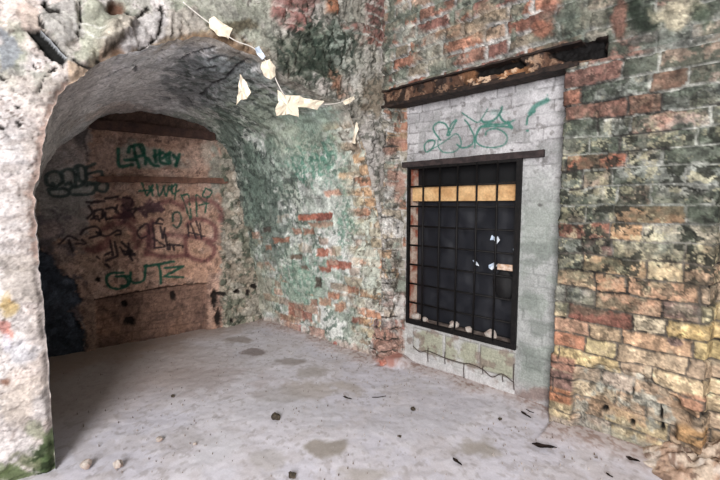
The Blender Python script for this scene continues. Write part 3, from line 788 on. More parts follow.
# grey rendered strip on the left and under the arch
m = pb([(36,100), (90,118), (92,200), (90,235), (36,245)], 0.02, 0.03); Bk.paint(m, C(158,146,142), 0.85)
E(60,200,34,22,C(140,140,136),.5); E(58,160,22,12,C(168,158,156),.6)
E(150,160,50,16,C(190,148,126),.5); E(110,158,16,18,C(176,148,136),.6); E(196,156,16,16,C(196,164,146),.6); E(208,150,8,14,C(206,190,172),.7)
E(216,170,6,30,C(146,152,140),.7)
E(160,162,34,6,C(168,168,156),.5)
E(170,225,50,40,C(206,158,130),.5); E(190,265,30,20,C(200,150,120),.5); E(90,260,14,22,C(176,146,126),.5)
m = pb([(219,120), (240,140), (262,220), (266,330), (222,330), (220,280), (221,200)], 0.012, 0.03)
Bk.paint(m, C(164,154,136), 0.85); Bk.paint(m*sm(.5,.65,n2), C(126,130,112), .7); Bk.paint(m*sm(.58,.68,n3), C(86,92,78), .8); Bk.paint(m*sm(.6,.7,Bk.noise(9,12,4)), C(196,186,170), .8)
Bk.h += m*(0.03+(n3-.5)*0.05)
# peeling patches and soot at lower left
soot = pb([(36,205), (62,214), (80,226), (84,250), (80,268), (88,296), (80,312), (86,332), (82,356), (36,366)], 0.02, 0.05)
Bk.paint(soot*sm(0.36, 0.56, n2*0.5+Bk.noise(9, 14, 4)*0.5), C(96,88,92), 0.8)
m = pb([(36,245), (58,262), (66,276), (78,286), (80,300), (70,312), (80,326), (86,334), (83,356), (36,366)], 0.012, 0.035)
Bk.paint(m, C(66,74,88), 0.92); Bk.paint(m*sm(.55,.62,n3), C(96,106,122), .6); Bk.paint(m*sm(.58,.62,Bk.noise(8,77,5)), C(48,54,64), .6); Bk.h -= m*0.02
E(68,262,10,10,C(182,150,134),.7,.6,20); E(60,255,7,9,C(186,158,146),.7); E(52,230,10,8,C(176,150,144),.6); E(75,238,8,6,C(168,146,140),.6)
Bk.stroke([(79,318),(84,326),(86,336),(84,346)], 0.012, C(150,150,150), .6, .6)
E(68,282,6,3,C(130,140,160),.5)
# lower darker masonry, set back
lowp = pb([(95,300), (130,293), (172,286), (206,284), (208,300), (210,350), (96,352)], 0.012, 0.014)
Bk.paint(lowp, C(140,106,90), 0.85); Bk.paint(lowp*sm(.5,.68,n2), C(112,86,76), .7); Bk.paint(lowp*sm(.56,.7,Bk.noise(5,15,4)), C(166,124,102), .6)
Bk.h -= lowp*0.055
db, bb, rr, _ = bricks(X, Z, Bk.P, 0.09, 0.26, 0.13, 63, 0.02)
Bk.mul(lowp*sm(0.012, 0.0, db), 0.85)
m = pb([(84,285), (96,300), (97,352), (86,352)], 0.01, 0.02); Bk.paint(m, C(150,122,108), .7)
for (x, y, rx, ry) in [(125,305,3,3), (174,297,3,5), (220,293,5,2), (214,300,3,9), (130,322,6,4), (253,286,4,2), (218,318,3,8), (231,320,2,2), (98,280,3,3), (236,291,3,2), (247,292,2,3)]:
    m = Bk.ell(x, y, rx, ry, .4, 30); Bk.paint(m, C(30,24,22), .9); Bk.h -= m*0.02
Bk.stroke([(95,300),(118,296),(146,291),(172,287)], 0.018, C(60,44,38), .8, .5, .012)
Bk.stroke([(172,287),(190,284),(208,283)], 0.012, C(70,54,44), .7, .5, .012)
# crack between grey strip and orange panel
Bk.stroke([(88,128),(84,140),(87,152),(88,170)], 0.018, C(90,80,80), .7, .6, .02)
Bk.paint(Bk.ell(80,138,6,8,.5,20), C(100,94,94), .7)
# shade of the recess at the top batten, painted as dark brown
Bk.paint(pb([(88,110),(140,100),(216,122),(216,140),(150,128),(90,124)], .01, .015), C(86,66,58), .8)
# ---- spray writing on the back wall
K = C(50,40,44); DG = C(40,72,62); GN = C(30,84,66); PU = C(116,70,68); LG = C(150,164,156)
def w(L, wd, col, a=.85, sft=.5, jag=.008, sm_=True): Bk.stroke(L, wd, col, a, sft, jag, sm_)
z1 = lambda L: [(35+x*100/533, 130+y*90/480) for x, y in L]
z2 = lambda L: [(125+x*100/533, 130+y*90/480) for x, y in L]
z3 = lambda L: [(35+x*100/533, 210+y*90/480) for x, y in L]
z4 = lambda L: [(125+x*100/533, 210+y*90/480) for x, y in L]
Bk.paint(pb(z1([(65,235),(120,220),(200,195),(265,200),(270,280),(380,280),(380,320),(260,340),(120,350),(70,320)]), .02, .02), C(150,156,152), .55)
for L in [[(100,300),(65,290),(60,245),(95,222),(135,235),(145,275),(115,300),(95,285)], [(70,320),(90,350),(150,355),(185,335),(165,315),(110,315),(70,318)], [(150,280),(145,225),(180,208),(210,230),(215,290),(190,315)],
          [(165,290),(185,280),(195,300)], [(205,210),(230,190),(262,200),(270,270),(240,300),(212,305)], [(225,205),(235,260),(262,285)], [(270,200),(275,260)], [(275,200),(320,180)], [(280,235),(350,220),(360,245)],
          [(275,300),(290,280),(320,295),(310,335),(270,345),(200,345)], [(335,290),(365,270),(390,295),(375,328),(340,325),(330,300),(345,285)], [(300,290),(345,270)]]:
    w(z1(L), .026, C(58,72,70), .85)
for L in [[(375,365),(440,355)], [(470,360),(515,368),(515,400)], [(370,380),(320,380),(300,390)]]: w(z1(L), .02, K)
Bk.paint(pb(z2([(-30,85),(40,60),(110,80),(200,110),(300,130),(290,160),(270,185),(180,195),(100,185),(-20,190)]), .03, .03), LG, .5)
for L in [[(-35,100),(-30,190),(40,185)], [(20,120),(30,90),(90,80),(100,130),(60,140)], [(0,160),(60,160),(75,200)], [(45,90),(60,150)], [(80,90),(110,150),(110,180)], [(120,150),(150,185),(180,190)], [(160,110),(165,170)], [(155,140),(200,120)],
          [(185,110),(190,170),(230,180)], [(200,150),(240,120)], [(235,130),(240,175)], [(255,135),(280,160),(275,185)], [(290,130),(270,190)], [(215,130),(225,165)]]:
    w(z2(L), .03, GN, .85)
for L in [[(90,280),(115,350)], [(75,325),(150,320)], [(150,295),(120,350)], [(130,300),(150,350)], [(170,290),(185,350),(215,295)], [(205,300),(220,350),(235,300)], [(250,290),(255,340),(290,320)], [(240,320),(275,290),(265,370)]]:
    w(z2(L), .017, GN, .85)
for L in [[(300,345),(320,390),(335,440),(350,480)], [(305,350),(340,345),(345,400)], [(350,420),(355,480)], [(380,350),(385,460)], [(385,345),(425,385)], [(430,315),(415,350),(440,360),(465,330),(430,310)], [(440,355),(430,440)], [(400,400),(450,390)]]:
    w(z2(L), .017, GN, .85)
# purple-red bubbles and black letters
for L in [[(310,420),(330,380),(400,370),(470,385),(510,430),(510,480)], [(200,385),(250,380),(290,400)]]: w(z2(L), .05, PU, .7, .9)
for L in [[(330,80),(370,50),(430,55),(480,90),(485,150)], [(330,140),(400,150),(470,165)], [(440,175),(475,200),(470,240),(430,270),(370,262),(330,240)], [(320,150),(330,240)], [(130,110),(150,60)], [(120,230),(220,250),(330,240)], [(60,200),(110,130),(130,160),(110,240)], [(220,130),(330,140)]]:
    w(z4(L), .045, PU, .75, .8)
for L in [[(335,70),(340,140)], [(350,70),(380,150)], [(380,60),(410,150)], [(400,70),(410,140)], [(340,120),(430,140)]]: w(z4(L), .017, K, .8)
E(178,232,8,12,C(176,140,128),.4)
for L in [[(-10,20),(60,-10),(30,40)], [(80,100),(65,120),(85,150),(115,140)], [(80,95),(120,75),(130,130)], [(150,70),(160,200)], [(165,70),(185,45),(205,55)], [(160,70),(200,75)], [(190,90),(205,150)], [(150,150),(210,190)], [(160,205),(215,195)], [(215,130),(230,210)], [(260,195),(265,215)], [(230,185),(300,190),(310,200)], [(5,235),(55,240)], [(15,215),(40,270)], [(215,95),(200,150)], [(240,180),(240,210)]]:
    w(z4(L), .02, K, .85)
for L in [[(255,60),(260,20),(290,15),(300,60),(280,95),(258,80)]]: w(z4(L), .02, DG, .8)
for L in [[(285,405),(305,440),(280,470)], [(320,430),(360,425),(355,470),(315,470),(318,435)], [(375,440),(380,478)], [(380,420),(420,415),(455,450)], [(400,470),(470,470)], [(470,400),(490,440),(455,470)], [(500,420),(530,470)], [(275,385),(340,385)], [(430,425),(440,400)]]:
    w(z1(L), .02, K, .85)
for L in [[(300,50),(330,30),(345,60)], [(370,30),(385,48),(430,40),(460,38),(430,10)], [(240,130),(270,100),(330,90),(350,130),(290,150)], [(250,160),(270,180),(220,180)], [(330,120),(380,140),(440,110),(460,125),(430,135)], [(400,160),(415,240)], [(425,170),(440,235)], [(375,240),(410,220)], [(380,270),(440,245)], [(460,170),(490,200),(520,220)], [(470,220),(530,230)], [(385,290),(395,305),(375,290)], [(330,250),(345,262)], [(455,200),(480,240)], [(500,180),(505,250)], [(130,180),(180,140),(230,160)], [(180,160),(200,220)]]:
    w(z3(L), .02, K, .85)
for L in [[(370,100),(420,75),(490,75),(530,110),(530,160)], [(320,200),(370,200),(390,150)], [(430,40),(480,20),(530,60)], [(280,210),(330,220),(350,180)]]: w(z3(L), .05, PU, .7, .8)
m = pb(z2([(90,380),(130,370),(200,395),(205,450),(150,455),(100,450),(70,420)]), .02, .04, jf=20); Bk.paint(m, C(62,40,50), .75)
m = pb(z2([(-30,370),(30,360),(55,400),(45,480),(-20,480)]), .02, .04, jf=20); Bk.paint(m, C(70,44,52), .65)
m = pb(z4([(-20,0),(45,0),(30,60),(-20,80)]), .02, .03, jf=20); Bk.paint(m, C(70,44,52), .6)
m = pb(z4([(115,80),(150,60),(160,150),(150,230),(125,220)]), .02, .03, jf=20); Bk.paint(m, C(86,50,56), .6)
for L in [[(470,335),(400,340),(380,375),(400,410),(450,420),(500,395),(500,355),(430,355)]]: w(z3(L), .024, GN, .9)
for L in [[(-5,350),(15,375),(10,400),(-20,405)], [(30,335),(30,375),(60,390),(100,370),(108,320),(115,295)], [(105,300),(180,290),(260,275)], [(180,292),(190,345),(190,390)], [(215,310),(310,300),(210,355),(310,358)]]:
    w(z4(L), .024, GN, .9, sm_=(len(L) != 4 or L[0][0] != 215))
finish(Bk, 0.88, 0.6, 0.90)
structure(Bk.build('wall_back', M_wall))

# ================================================================== FLOOR
xs = joined(seg(-2.6, 0.2, 0.05), seg(0.2, 2.9, 0.0105)); ys = joined(seg(-2.6, 0.1, 0.05), seg(0.1, 4.5, 0.0115))
Fl = plane_surf(xs, ys, lambda u, v: np.stack([u, v, np.zeros_like(u)], -1), (0, 0, 1), 9)
X, Y = Fl.P[:, 0], Fl.P[:, 1]
n1 = Fl.noise(1.6, 1, 5); n2 = Fl.noise(5, 2, 5); n3 = Fl.noise(20, 3, 4); n4 = Fl.noise(45, 4, 3)
Fl.c = np.tile(C(204,201,210), (len(X), 1)).astype(np.float32)
Fl.paint(sm(0.45, 0.68, n2), C(198,192,195), 0.5)
Fl.paint(sm(0.5, 0.7, n1), C(210,206,212), 0.7)
Fl.paint(sm(0.58, 0.72, n3)*sm(.4, .6, n2), C(218,216,221), 0.35)
Fl.paint(sm(0.60, 0.74, Fl.noise(9, 6, 5)), C(188,181,182), 0.4)
Fl.paint(sm(0.72, 0.78, Fl.noise(34, 7, 3)), C(150,142,140), 0.35)
for (x, y, rx, ry, cc, a) in [(326,447,16,9,C(150,142,134),.85), (475,447,22,10,C(158,150,142),.8), (255,352,12,4,C(132,122,120),.85), (285,362,18,4,C(146,138,134),.7), (240,340,12,4,C(140,128,120),.6),
        (320,390,30,8,C(170,160,152),.6), (370,474,30,8,C(168,160,152),.6), (310,372,16,5,C(158,150,144),.6), (215,450,22,18,C(206,204,210),.8), (215,475,18,8,C(206,204,212),.7), (300,412,50,12,C(196,194,200),.5),
        (420,420,60,16,C(190,188,196),.5), (190,440,30,10,C(176,170,170),.5), (280,395,24,6,C(164,158,156),.5), (450,400,40,10,C(190,186,194),.5), (265,460,20,10,C(170,164,160),.5), (200,380,60,12,C(172,160,160),.4)]:
    Fl.paint(Fl.ell(x, y, rx, ry, .6, 9), cc, a)
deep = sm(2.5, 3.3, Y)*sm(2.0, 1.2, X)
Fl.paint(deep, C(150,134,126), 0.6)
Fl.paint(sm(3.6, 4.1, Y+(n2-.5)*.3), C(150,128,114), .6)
# grit swept against the walls
wd = np.minimum(np.where(Y > 2.2, 2.53-X, 2.68-X), 9)
wd = np.where((Y < 0.8), XW-X, wd)
cr = sm(0.22, 0.0, wd+(n2-.5)*0.2)
Fl.paint(cr, C(176,160,152), .6); Fl.paint(cr*sm(.55, .66, n4), C(120,92,80), .5)
Fl.h += (n1-.5)*0.015 + (n2-.5)*0.008 + (n3-.5)*0.003 + (n4-.5)*0.0015 + cr*0.02
Fl.h += sm(0.09, 0.0, np.hypot(X-2.60, (Y-2.10)*0.8)-0.06)*0.05
Fl.paint(sm(0.10, 0.02, np.hypot(X-2.56, (Y-2.12)*0.9)-0.04+(n3-.5)*.08), C(166,112,98), .8)
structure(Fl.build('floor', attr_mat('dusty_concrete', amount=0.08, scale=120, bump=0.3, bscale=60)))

# room ceiling over the near space (out of the frame, shades the room)
me = bpy.data.meshes.new('ceiling'); bm = bmesh.new()
bmesh.ops.create_cube(bm, size=1)
for v in bm.verts: v.co = (v.co.x*5.6-0.0, v.co.y*5.6-0.2, 3.45+v.co.z*0.12)
bm.to_mesh(me); bm.free()
me.materials.append(flat_mat('old_limewash', (176,172,164), 0.9))
o_ = bpy.data.objects.new('ceiling', me); COL.objects.link(o_); structure(o_)

exec_objects = True
# ================================================================== OBJECT HELPERS
def add_box(bm, lo, hi, jit=0.0, cuts=0):
    r_ = bmesh.ops.create_cube(bm, size=1)
    vs = r_['verts']
    for v in vs:
        v.co = Vector([lo[k]+(v.co[k]+0.5)*(hi[k]-lo[k]) for k in range(3)])
    return vs
def add_tube(bm, pts, rad, sides=6, cap=True):
    pts = [Vector(p) for p in pts]; rings = []
    for i_, p in enumerate(pts):
        t = (pts[min(i_+1, len(pts)-1)]-pts[max(i_-1, 0)]).normalized()
        a = t.orthogonal().normalized() if i_ == 0 else (rings_ref - t*rings_ref.dot(t)).normalized()
        rings_ref = a; b = t.cross(a)
        rr_ = rad if not callable(rad) else rad(i_/(len(pts)-1))
        rings.append([bm.verts.new(p + (a*math.cos(2*PI*k/sides)+b*math.sin(2*PI*k/sides))*rr_) for k in range(sides)])
    for r0, r1 in zip(rings[:-1], rings[1:]):
        for k in range(sides): bm.faces.new((r0[k], r0[(k+1) % sides], r1[(k+1) % sides], r1[k]))
    if cap:
        bm.faces.new(rings[0][::-1]); bm.faces.new(rings[-1])
def link(name, bm, mat, parent=None, smooth=False, loc=None, bevel=0):
    if bevel: bmesh.ops.bevel(bm, geom=bm.edges[:], offset=bevel, segments=2, affect='EDGES', profile=0.6)
    bmesh.ops.recalc_face_normals(bm, faces=bm.faces[:])
    me = bpy.data.meshes.new(name)
    if loc is not None:
        for v in bm.verts: v.co -= Vector(loc)
    bm.to_mesh(me); bm.free()
    if smooth:
        for p in me.polygons: p.use_smooth = True
    me.materials.append(mat)
    o = bpy.data.objects.new(name, me); COL.objects.link(o)
    if loc is not None and parent is None: o.location = loc
    if parent: o.parent = parent
    return o
def empty(name, loc):
    o = bpy.data.objects.new(name, None); COL.objects.link(o); o.location = loc; o.empty_display_size = 0.1
    return o
def rough_verts(bm, amp, freq, seed):
    V = np.array([v.co[:] for v in bm.verts])
    for k in range(3):
        dlt = (fbm(V, freq, seed+k*7, 3)-.5)*2*amp
        for v, q in zip(bm.verts, dlt): v.co[k] += q

# ------------------------------------------------------------------ steel beam
mrust = attr_mat('rusted_steel', rough=0.75, amount=0.35, scale=150, bump=0.5, bscale=120, dist=0.006)
beam = empty('steel_beam', (XW, (YBM0+YBM1)/2, ZB))
tag(beam, 'rusted riveted-looking steel beam spanning the niche above the barred window', 'beam')
beam['label'] = 'rusty flaking steel beam set in brickwork above the green graffiti and window'
def child_at(o, parent):
    o.parent = parent
    o.matrix_parent_inverse.identity()
    for v in o.data.vertices: v.co -= parent.location
    return o
Wb = plane_surf(seg(YBM0, YBM1, 0.006), seg(ZB+0.004, 2.262, 0.006), lambda u, v: np.stack([np.full_like(u, XW+0.02), u, v], -1), (-1, 0, 0), 12)
Y, Z = Wb.P[:, 1], Wb.P[:, 2]
n2 = Wb.noise(9, 2, 5); n3 = Wb.noise(26, 3, 4)
Wb.c = np.tile(C(84,62,50), (len(Y), 1)).astype(np.float32)
Wb.paint(sm(.48, .6, n2), C(40,32,29), .9); Wb.paint(sm(.56, .64, n3), C(140,112,92), .7); Wb.paint(sm(.58, .68, Wb.noise(18, 5, 4)), C(40,32,28), .9)
mid = sm(0.9, 1.1, Y)*sm(1.6, 1.35, Y)
Wb.paint(mid*sm(.42, .6, Wb.noise(14, 6, 4)), C(160,110,72), .7); Wb.paint(mid*sm(.58, .68, n3), C(204,176,150), .8)
Wb.h += (n2-.5)*0.03 + (n3-.5)*0.02
hole = Wb.polymask([(473,76), (476,66), (490,62), (505,56), (521,57), (524,65), (512,69), (497,72), (485,76)], .006, .012)
Wb.paint(hole, C(14,12,11), .97); Wb.h -= hole*0.05
hole = Wb.polymask([(548,52), (560,44), (580,36), (604,26), (606,58), (585,60), (566,62)], .008, .012)
Wb.paint(hole, C(12,10,10), .98); Wb.h -= hole*0.055  # darkness of the void at the beam's end, painted black over a shallow dent
Wb.paint(Wb.polymask([(384,104),(400,100),(400,114),(384,118)], .006, .01), C(40,32,28), .8)
child_at(Wb.build('web', mrust), beam)
mdark = flat_mat('dark_rust', (30,24,22), 0.8, rgb2=(50,38,32), mixscale=30)
for z0, z1, nm, xo in ((ZB-0.012, ZB+0.006, 'bottom_flange', 0.012), (2.256, 2.268, 'top_flange', 0.006)):
    bm = bmesh.new(); add_box(bm, (XW-xo, YBM0+.13, z0), (XW+0.12, YBM1, z1))
    bmesh.ops.subdivide_edges(bm, edges=[e for e in bm.edges if abs(e.verts[0].co.y-e.verts[1].co.y) > 1], cuts=90)
    rough_verts(bm, 0.004, 22, 300)
    child_at(link(nm, bm, mdark), beam)
# soffit over the niche
bm = bmesh.new(); add_box(bm, (XW+0.02, YN0-0.02, ZB-0.004), (XN+0.06, YN1+0.12, ZB+0.03))
child_at(link('soffit_plate', bm, mdark), beam)

# ------------------------------------------------------------------ wooden lintel strip over the window
mwoodd = flat_mat('dark_old_wood', (40,34,34), 0.85, rgb2=(58,48,47), mixscale=25)
a = on_niche(404, 163); b = on_niche(545, 153)
bm = bmesh.new(); add_box(bm, (XN-0.03, b[1], WZ1-0.002), (XN+0.03, a[1]-0.0, WZ1+0.042))
bmesh.ops.subdivide_edges(bm, edges=[e for e in bm.edges if abs(e.verts[0].co.y-e.verts[1].co.y) > .3], cuts=40)
rough_verts(bm, 0.003, 18, 310)
tag(link('lintel_strip', bm, mwoodd, loc=(XN, (a[1]+b[1])/2, WZ1)), 'thin dark wooden lintel strip directly above the barred window', 'lintel')

# ------------------------------------------------------------------ window opening and what fills it
XD = XN+0.13
win = empty('window_1', (XN, (WY0+WY1)/2, WZ0)); structure(win)
mrb = flat_mat('red_brick_reveal', (150,86,66), 0.9, rgb2=(196,176,160), mixscale=16)
mblk = flat_mat('dark_reveal', (22,21,22), 0.85, rgb2=(34,32,33))  # plain black on the right reveal and the head
for nm, lo, hi, mt in (('reveal', (XN+.004, WY1, WZ0-.01), (XD+.05, WY1+.012, WZ1+.01), mrb), ('reveal', (XN+.004, WY0-.012, WZ0-.01), (XD+.05, WY0, WZ1+.01), mblk),
                       ('head', (XN+.004, WY0-.01, WZ1), (XD+.05, WY1+.01, WZ1+.012), mblk), ('sill', (XN+.004, WY0-.01, WZ0-.012), (XD+.05, WY1+.01, WZ0), flat_mat('dusty_sill', (96,84,78), .9, rgb2=(150,136,128), mixscale=20)),
                       ('backing_board', (XD, WY0-.02, WZ0-.02), (XD+.04, WY1+.02, WZ1+.02), flat_mat('black_board', (16,16,18), .6))):
    bm = bmesh.new(); add_box(bm, lo, hi)
    child_at(link(nm, bm, mt), win)
# crumpled black sheet hung behind the bars
m_, nt_, b_ = new_mat('black_plastic')
b_.inputs['Base Color'].default_value = (0.007, 0.008, 0.012, 1); b_.inputs['Roughness'].default_value = 0.5
b_.inputs['Specular IOR Level'].default_value = 0.5
yy = seg(WY0+.01, WY1-.03, 0.012); zz2 = seg(WZ0+.02, WZ1-.17, 0.012)
Sh = plane_surf(yy, zz2, lambda u, v: np.stack([np.full_like(u, XD-.03), u, v], -1), (-1, 0, 0), 14)
Sh.h += (Sh.noise(3, 1, 3)-.5)*0.03 + (np.abs(Sh.noise(6, 2, 2)-.5))*0.012
Sh.c[:] = 0.1
sheet = Sh.build('plastic_sheet', m_)
tag(sheet, 'crumpled black plastic sheet hung inside the window opening below the plank', 'sheet')
# plank
mpl = flat_mat('yellow_pine', (206,170,124), .7, rgb2=(176,136,92), mixscale=8)
pa = onplane(416, 192, (XN+.04, 0, 0), (1, 0, 0)); pz0 = onplane(460, 201, (XN+.04, 0, 0), (1, 0, 0))[2]; pz1 = onplane(460, 184, (XN+.04, 0, 0), (1, 0, 0))[2]
bm = bmesh.new(); add_box(bm, (XN+.03, WY0+.012, pz0), (XN+.052, WY1-.012, pz1)); 
plank = link('wooden_plank', bm, mpl, bevel=0.003, loc=(XN+.04, (WY0+WY1)/2, pz0))
tag(plank, 'pale yellow wooden plank fixed across the upper part of the barred window', 'plank')
nm_ = plank.data
# grille
miron = flat_mat('black_iron', (13,12,13), .6, rgb2=(24,21,20), mixscale=40, metallic=0.3)
gr = empty('window_grille', (XN-.02, (WY0+WY1)/2, WZ0))
tag(gr, 'black iron security grille of crossed bars covering the window', 'grille')
XG = XN-0.012
bm = bmesh.new()
fw = 0.022
for lo, hi in (((XG-.012, WY0-.012, WZ0-.02), (XG+.012, WY0+fw, WZ1)), ((XG-.012, WY1-fw+.004, WZ0-.02), (XG+.012, WY1+.004, WZ1)), ((XG-.011, WY0+fw, WZ0-.02), (XG+.011, WY1-fw, WZ0+.018)), ((XG-.011, WY0+fw, WZ1-.02), (XG+.011, WY1-fw, WZ1-.001))):
    add_box(bm, lo, hi)
child_at(link('frame', bm, miron), gr)
nV, nH = 5, 8
for k in range(1, nV+1):
    yv = WY0 + (WY1-WY0)*k/(nV+1)
    bm = bmesh.new(); add_tube(bm, [(XG-.006, yv+random.uniform(-.003,.003), WZ0), (XG-.006, yv+random.uniform(-.004,.004), (WZ0+WZ1)/2), (XG-.006, yv, WZ1-.005)], 0.0075, 8)
    child_at(link('vertical_bar', bm, miron, smooth=True), gr)
for k in range(1, nH):
    zv = WZ0 + (WZ1-WZ0)*k/nH
    bm = bmesh.new(); add_tube(bm, [(XG+.007, WY0+.005, zv), (XG+.007, (WY0+WY1)/2, zv+random.uniform(-.004,.004)), (XG+.007, WY1-.005, zv)], 0.0075, 8)
    child_at(link('horizontal_bar', bm, miron, smooth=True), gr)
# glints of the black sheet modelled as small pale pieces, dark bag with a tan label
mglint_tag = flat_mat('pale_glint_tag', (170,186,206), .4, rgb2=(220,226,232))  # pale blue shared by the modelled glints and the string's tag
def scrap(name, px_pts, x_plane, mat, thick=0.004, crump=0.008, axis='X', seed=0):
    """thin crumpled sheet cut to an outline given by photo points on a plane"""
    if axis == 'X': pts = [onplane(x, y, (x_plane, 0, 0), (1, 0, 0)) for x, y in px_pts]; nn = Vector((-1, 0, 0))
    else:
        pts = [onplane(x, y, (0.38, 2.45-x_plane, 0), NFACE) for x, y in px_pts]; nn = Vector(NFACE)
    c_ = Vector(np.mean(pts, 0))
    bm = bmesh.new()
    vs = [bm.verts.new(Vector(p)) for p in pts]
    f = bm.faces.new(vs)
    bmesh.ops.subdivide_edges(bm, edges=bm.edges[:], cuts=2)
    cv = bmesh.ops.poke(bm, faces=bm.faces[:])
    bmesh.ops.triangulate(bm, faces=bm.faces[:])
    bmesh.ops.subdivide_edges(bm, edges=bm.edges[:], cuts=1)
    V_ = np.array([v.co[:] for v in bm.verts]); q = (fbm(V_, 28, 500+seed, 2)-.5)*2*crump
    for v, k in zip(bm.verts, q): v.co += nn*float(k)
    g_ = bmesh.ops.solidify(bm, geom=bm.faces[:], thickness=thick)
    return link(name, bm, mat, loc=tuple(c_), smooth=False)
for k, (pts, lb) in enumerate([([(492,235),(496,238),(498,236),(500,240),(497,244),(494,240),(490,240)], 'bluish white modelled glint highest on the black sheet behind the bars'),
                       ([(473,260),(477,262),(479,266),(475,265)], 'small bluish modelled glint leftmost on the black sheet behind the bars'),
                       ([(489,265),(495,262),(497,266),(492,270),(489,268)], 'ragged bluish modelled glint in the middle of the black sheet by the bag'),
                       ([(513,249),(516,246),(517,252),(514,253)], 'tiny pale modelled glint beside the right edge of the grille')]):
    tag(scrap('modelled_glint', pts, XD-.062, mglint_tag, .002, .004, seed=k), lb, 'scrap', 'modelled glints in the window')
bm = bmesh.new(); bmesh.ops.create_icosphere(bm, subdivisions=3, radius=1)
bc = onplane(504, 280, (XN+.045, 0, 0), (1, 0, 0)); 
for v in bm.verts: v.co = Vector(bc)+Vector((v.co.x*.022, v.co.y*(.06 if v.co.z > 0 else .085), v.co.z*(.15 if v.co.z < 0 else .08)))
rough_verts(bm, .010, 14, 520)
bag = empty('bag', tuple(bc)); tag(bag, 'limp black bag with tan label hanging behind the right side of the bars', 'bag')
child_at(link('bag_body', bm, flat_mat('black_cloth', (20,19,20), .7), smooth=True), bag)
bm = bmesh.new(); lb0 = onplane(505, 267, (XN+.018, 0, 0), (1, 0, 0)); add_box(bm, (lb0[0]-.004, lb0[1]-.055, lb0[2]-.022), (lb0[0]+.012, lb0[1]+.055, lb0[2]+.018))
rough_verts(bm, .004, 20, 521)
child_at(link('label_strip', bm, flat_mat('tan_strip', (176,140,112), .7, rgb2=(206,186,170), mixscale=40)), bag)
# stones on the sill
def stone(name, c_, rx, ry, rz, mat, seed, sub=2):
    bm = bmesh.new(); bmesh.ops.create_icosphere(bm, subdivisions=sub, radius=1)
    V_ = np.array([v.co[:] for v in bm.verts]); q = 0.65+0.75*fbm(V_, 1.3, 600+seed, 3)
    for v, k in zip(bm.verts, q): v.co = Vector((v.co.x*rx*k, v.co.y*ry*k, max(v.co.z, -.55)*rz*k))
    zmin = min(v.co.z for v in bm.verts)
    for v in bm.verts: v.co = v.co+Vector((0, 0, -zmin))+Vector(c_)
    return link(name, bm, mat, loc=tuple(c_))
mst = flat_mat('pale_rubble', (186,178,170), .9, rgb2=(150,130,120), mixscale=18)
for k, (x, y, s_, lb) in enumerate([(423,316,.030,'pale rubble lump on the window sill, leftmost behind the bars'), (464,324,.032,'whitest round rubble lump in the middle of the window sill'), (434,318,.02,'small grey rubble lump on the sill near the left end'),
                            (478,328,.022,'flat beige rubble lump on the sill right of the white one'), (500,332,.03,'wide beige rubble lump on the window sill, rightmost behind the bars')]):
    c_ = onplane(x, y, (0, 0, WZ0+.004), (0, 0, 1)); c_[0] = min(max(c_[0], XN+.03), XN+.055); c_[1] = min(max(c_[1], WY0+.05), WY1-.05)
    tag(stone('rubble_lump', c_, s_, s_*1.5, s_*1.1, mst, k), lb, 'rubble', 'rubble lumps on the window sill')

# bent wire under the window
mwire = flat_mat('rusty_wire', (70,60,56), .8)
wp = [onplane(x, y, (XN-.035, 0, 0), (1, 0, 0)) for x, y in [(413,346), (420,352), (428,351), (445,358), (462,363), (470,364), (482,369), (492,377), (502,374), (514,383)]]
wr = empty('bent_wire', tuple(wp[4])); tag(wr, 'thin bent wire with short upright ties along the block panel under the window', 'wire')
bm = bmesh.new(); add_tube(bm, catmull(wp, 5), .0035, 5); child_at(link('strand', bm, mwire), wr)
for (x, y0, y1) in [(428,348,362), (445,352,364), (464,363,380), (483,366,374), (503,374,382), (514,364,390)]:
    a = onplane(x, y0, (XN-.036, 0, 0), (1, 0, 0)); b = onplane(x, y1, (XN-.03, 0, 0), (1, 0, 0)); b[2] = max(b[2], 0.03)
    bm = bmesh.new(); add_tube(bm, [a, (a+b)/2+np.array([0, .004, 0]), b], .0035, 5); child_at(link('tie', bm, mwire), wr)

# ------------------------------------------------------------------ battens on the back wall
mbat = flat_mat('brown_batten', (116,84,70), .85, rgb2=(92,66,56), mixscale=14)
def batten(px0, px1, hgt, dep, lb, mat, seed):
    a = onplane(*px0, (0.40, 4.36, 0), NBACK); b = onplane(*px1, (0.40, 4.36, 0), NBACK)
    n_ = 60; bm = bmesh.new(); L_ = Vector(b-a); nn = Vector(NBACK); up = Vector((0, 0, 1)); rg = []
    for k in range(n_+1):
        c_ = Vector(a)+L_*(k/n_)
        e = 1-0.25*max(0, 1-k/2.0)-0.25*max(0, 1-(n_-k)/2.0)
        rg.append([bm.verts.new(c_+nn*q+up*(s_*hgt/2*e)) for q, s_ in ((.004, -1), (dep, -1), (dep, 1), (.004, 1))])
    for r0, r1 in zip(rg[:-1], rg[1:]):
        for k in range(4): bm.faces.new((r0[k], r0[(k+1) % 4], r1[(k+1) % 4], r1[k]))
    bm.faces.new(rg[0][::-1]); bm.faces.new(rg[-1])
    rough_verts(bm, .006, 9, seed)
    tag(link('wooden_batten', bm, mat, loc=tuple((a+b)/2)), lb, 'batten')
batten((89,124), (214,137), .085, .06, 'upper dark wooden batten under the vault on the graffiti wall', flat_mat('dark_batten', (84,62,54), .85, rgb2=(64,48,44)), 700)  # upper batten in a darker brown than the lower one
batten((96,179), (226,181), .055, .045, 'lower brown wooden batten crossing the graffiti wall at mid height', mbat, 710)

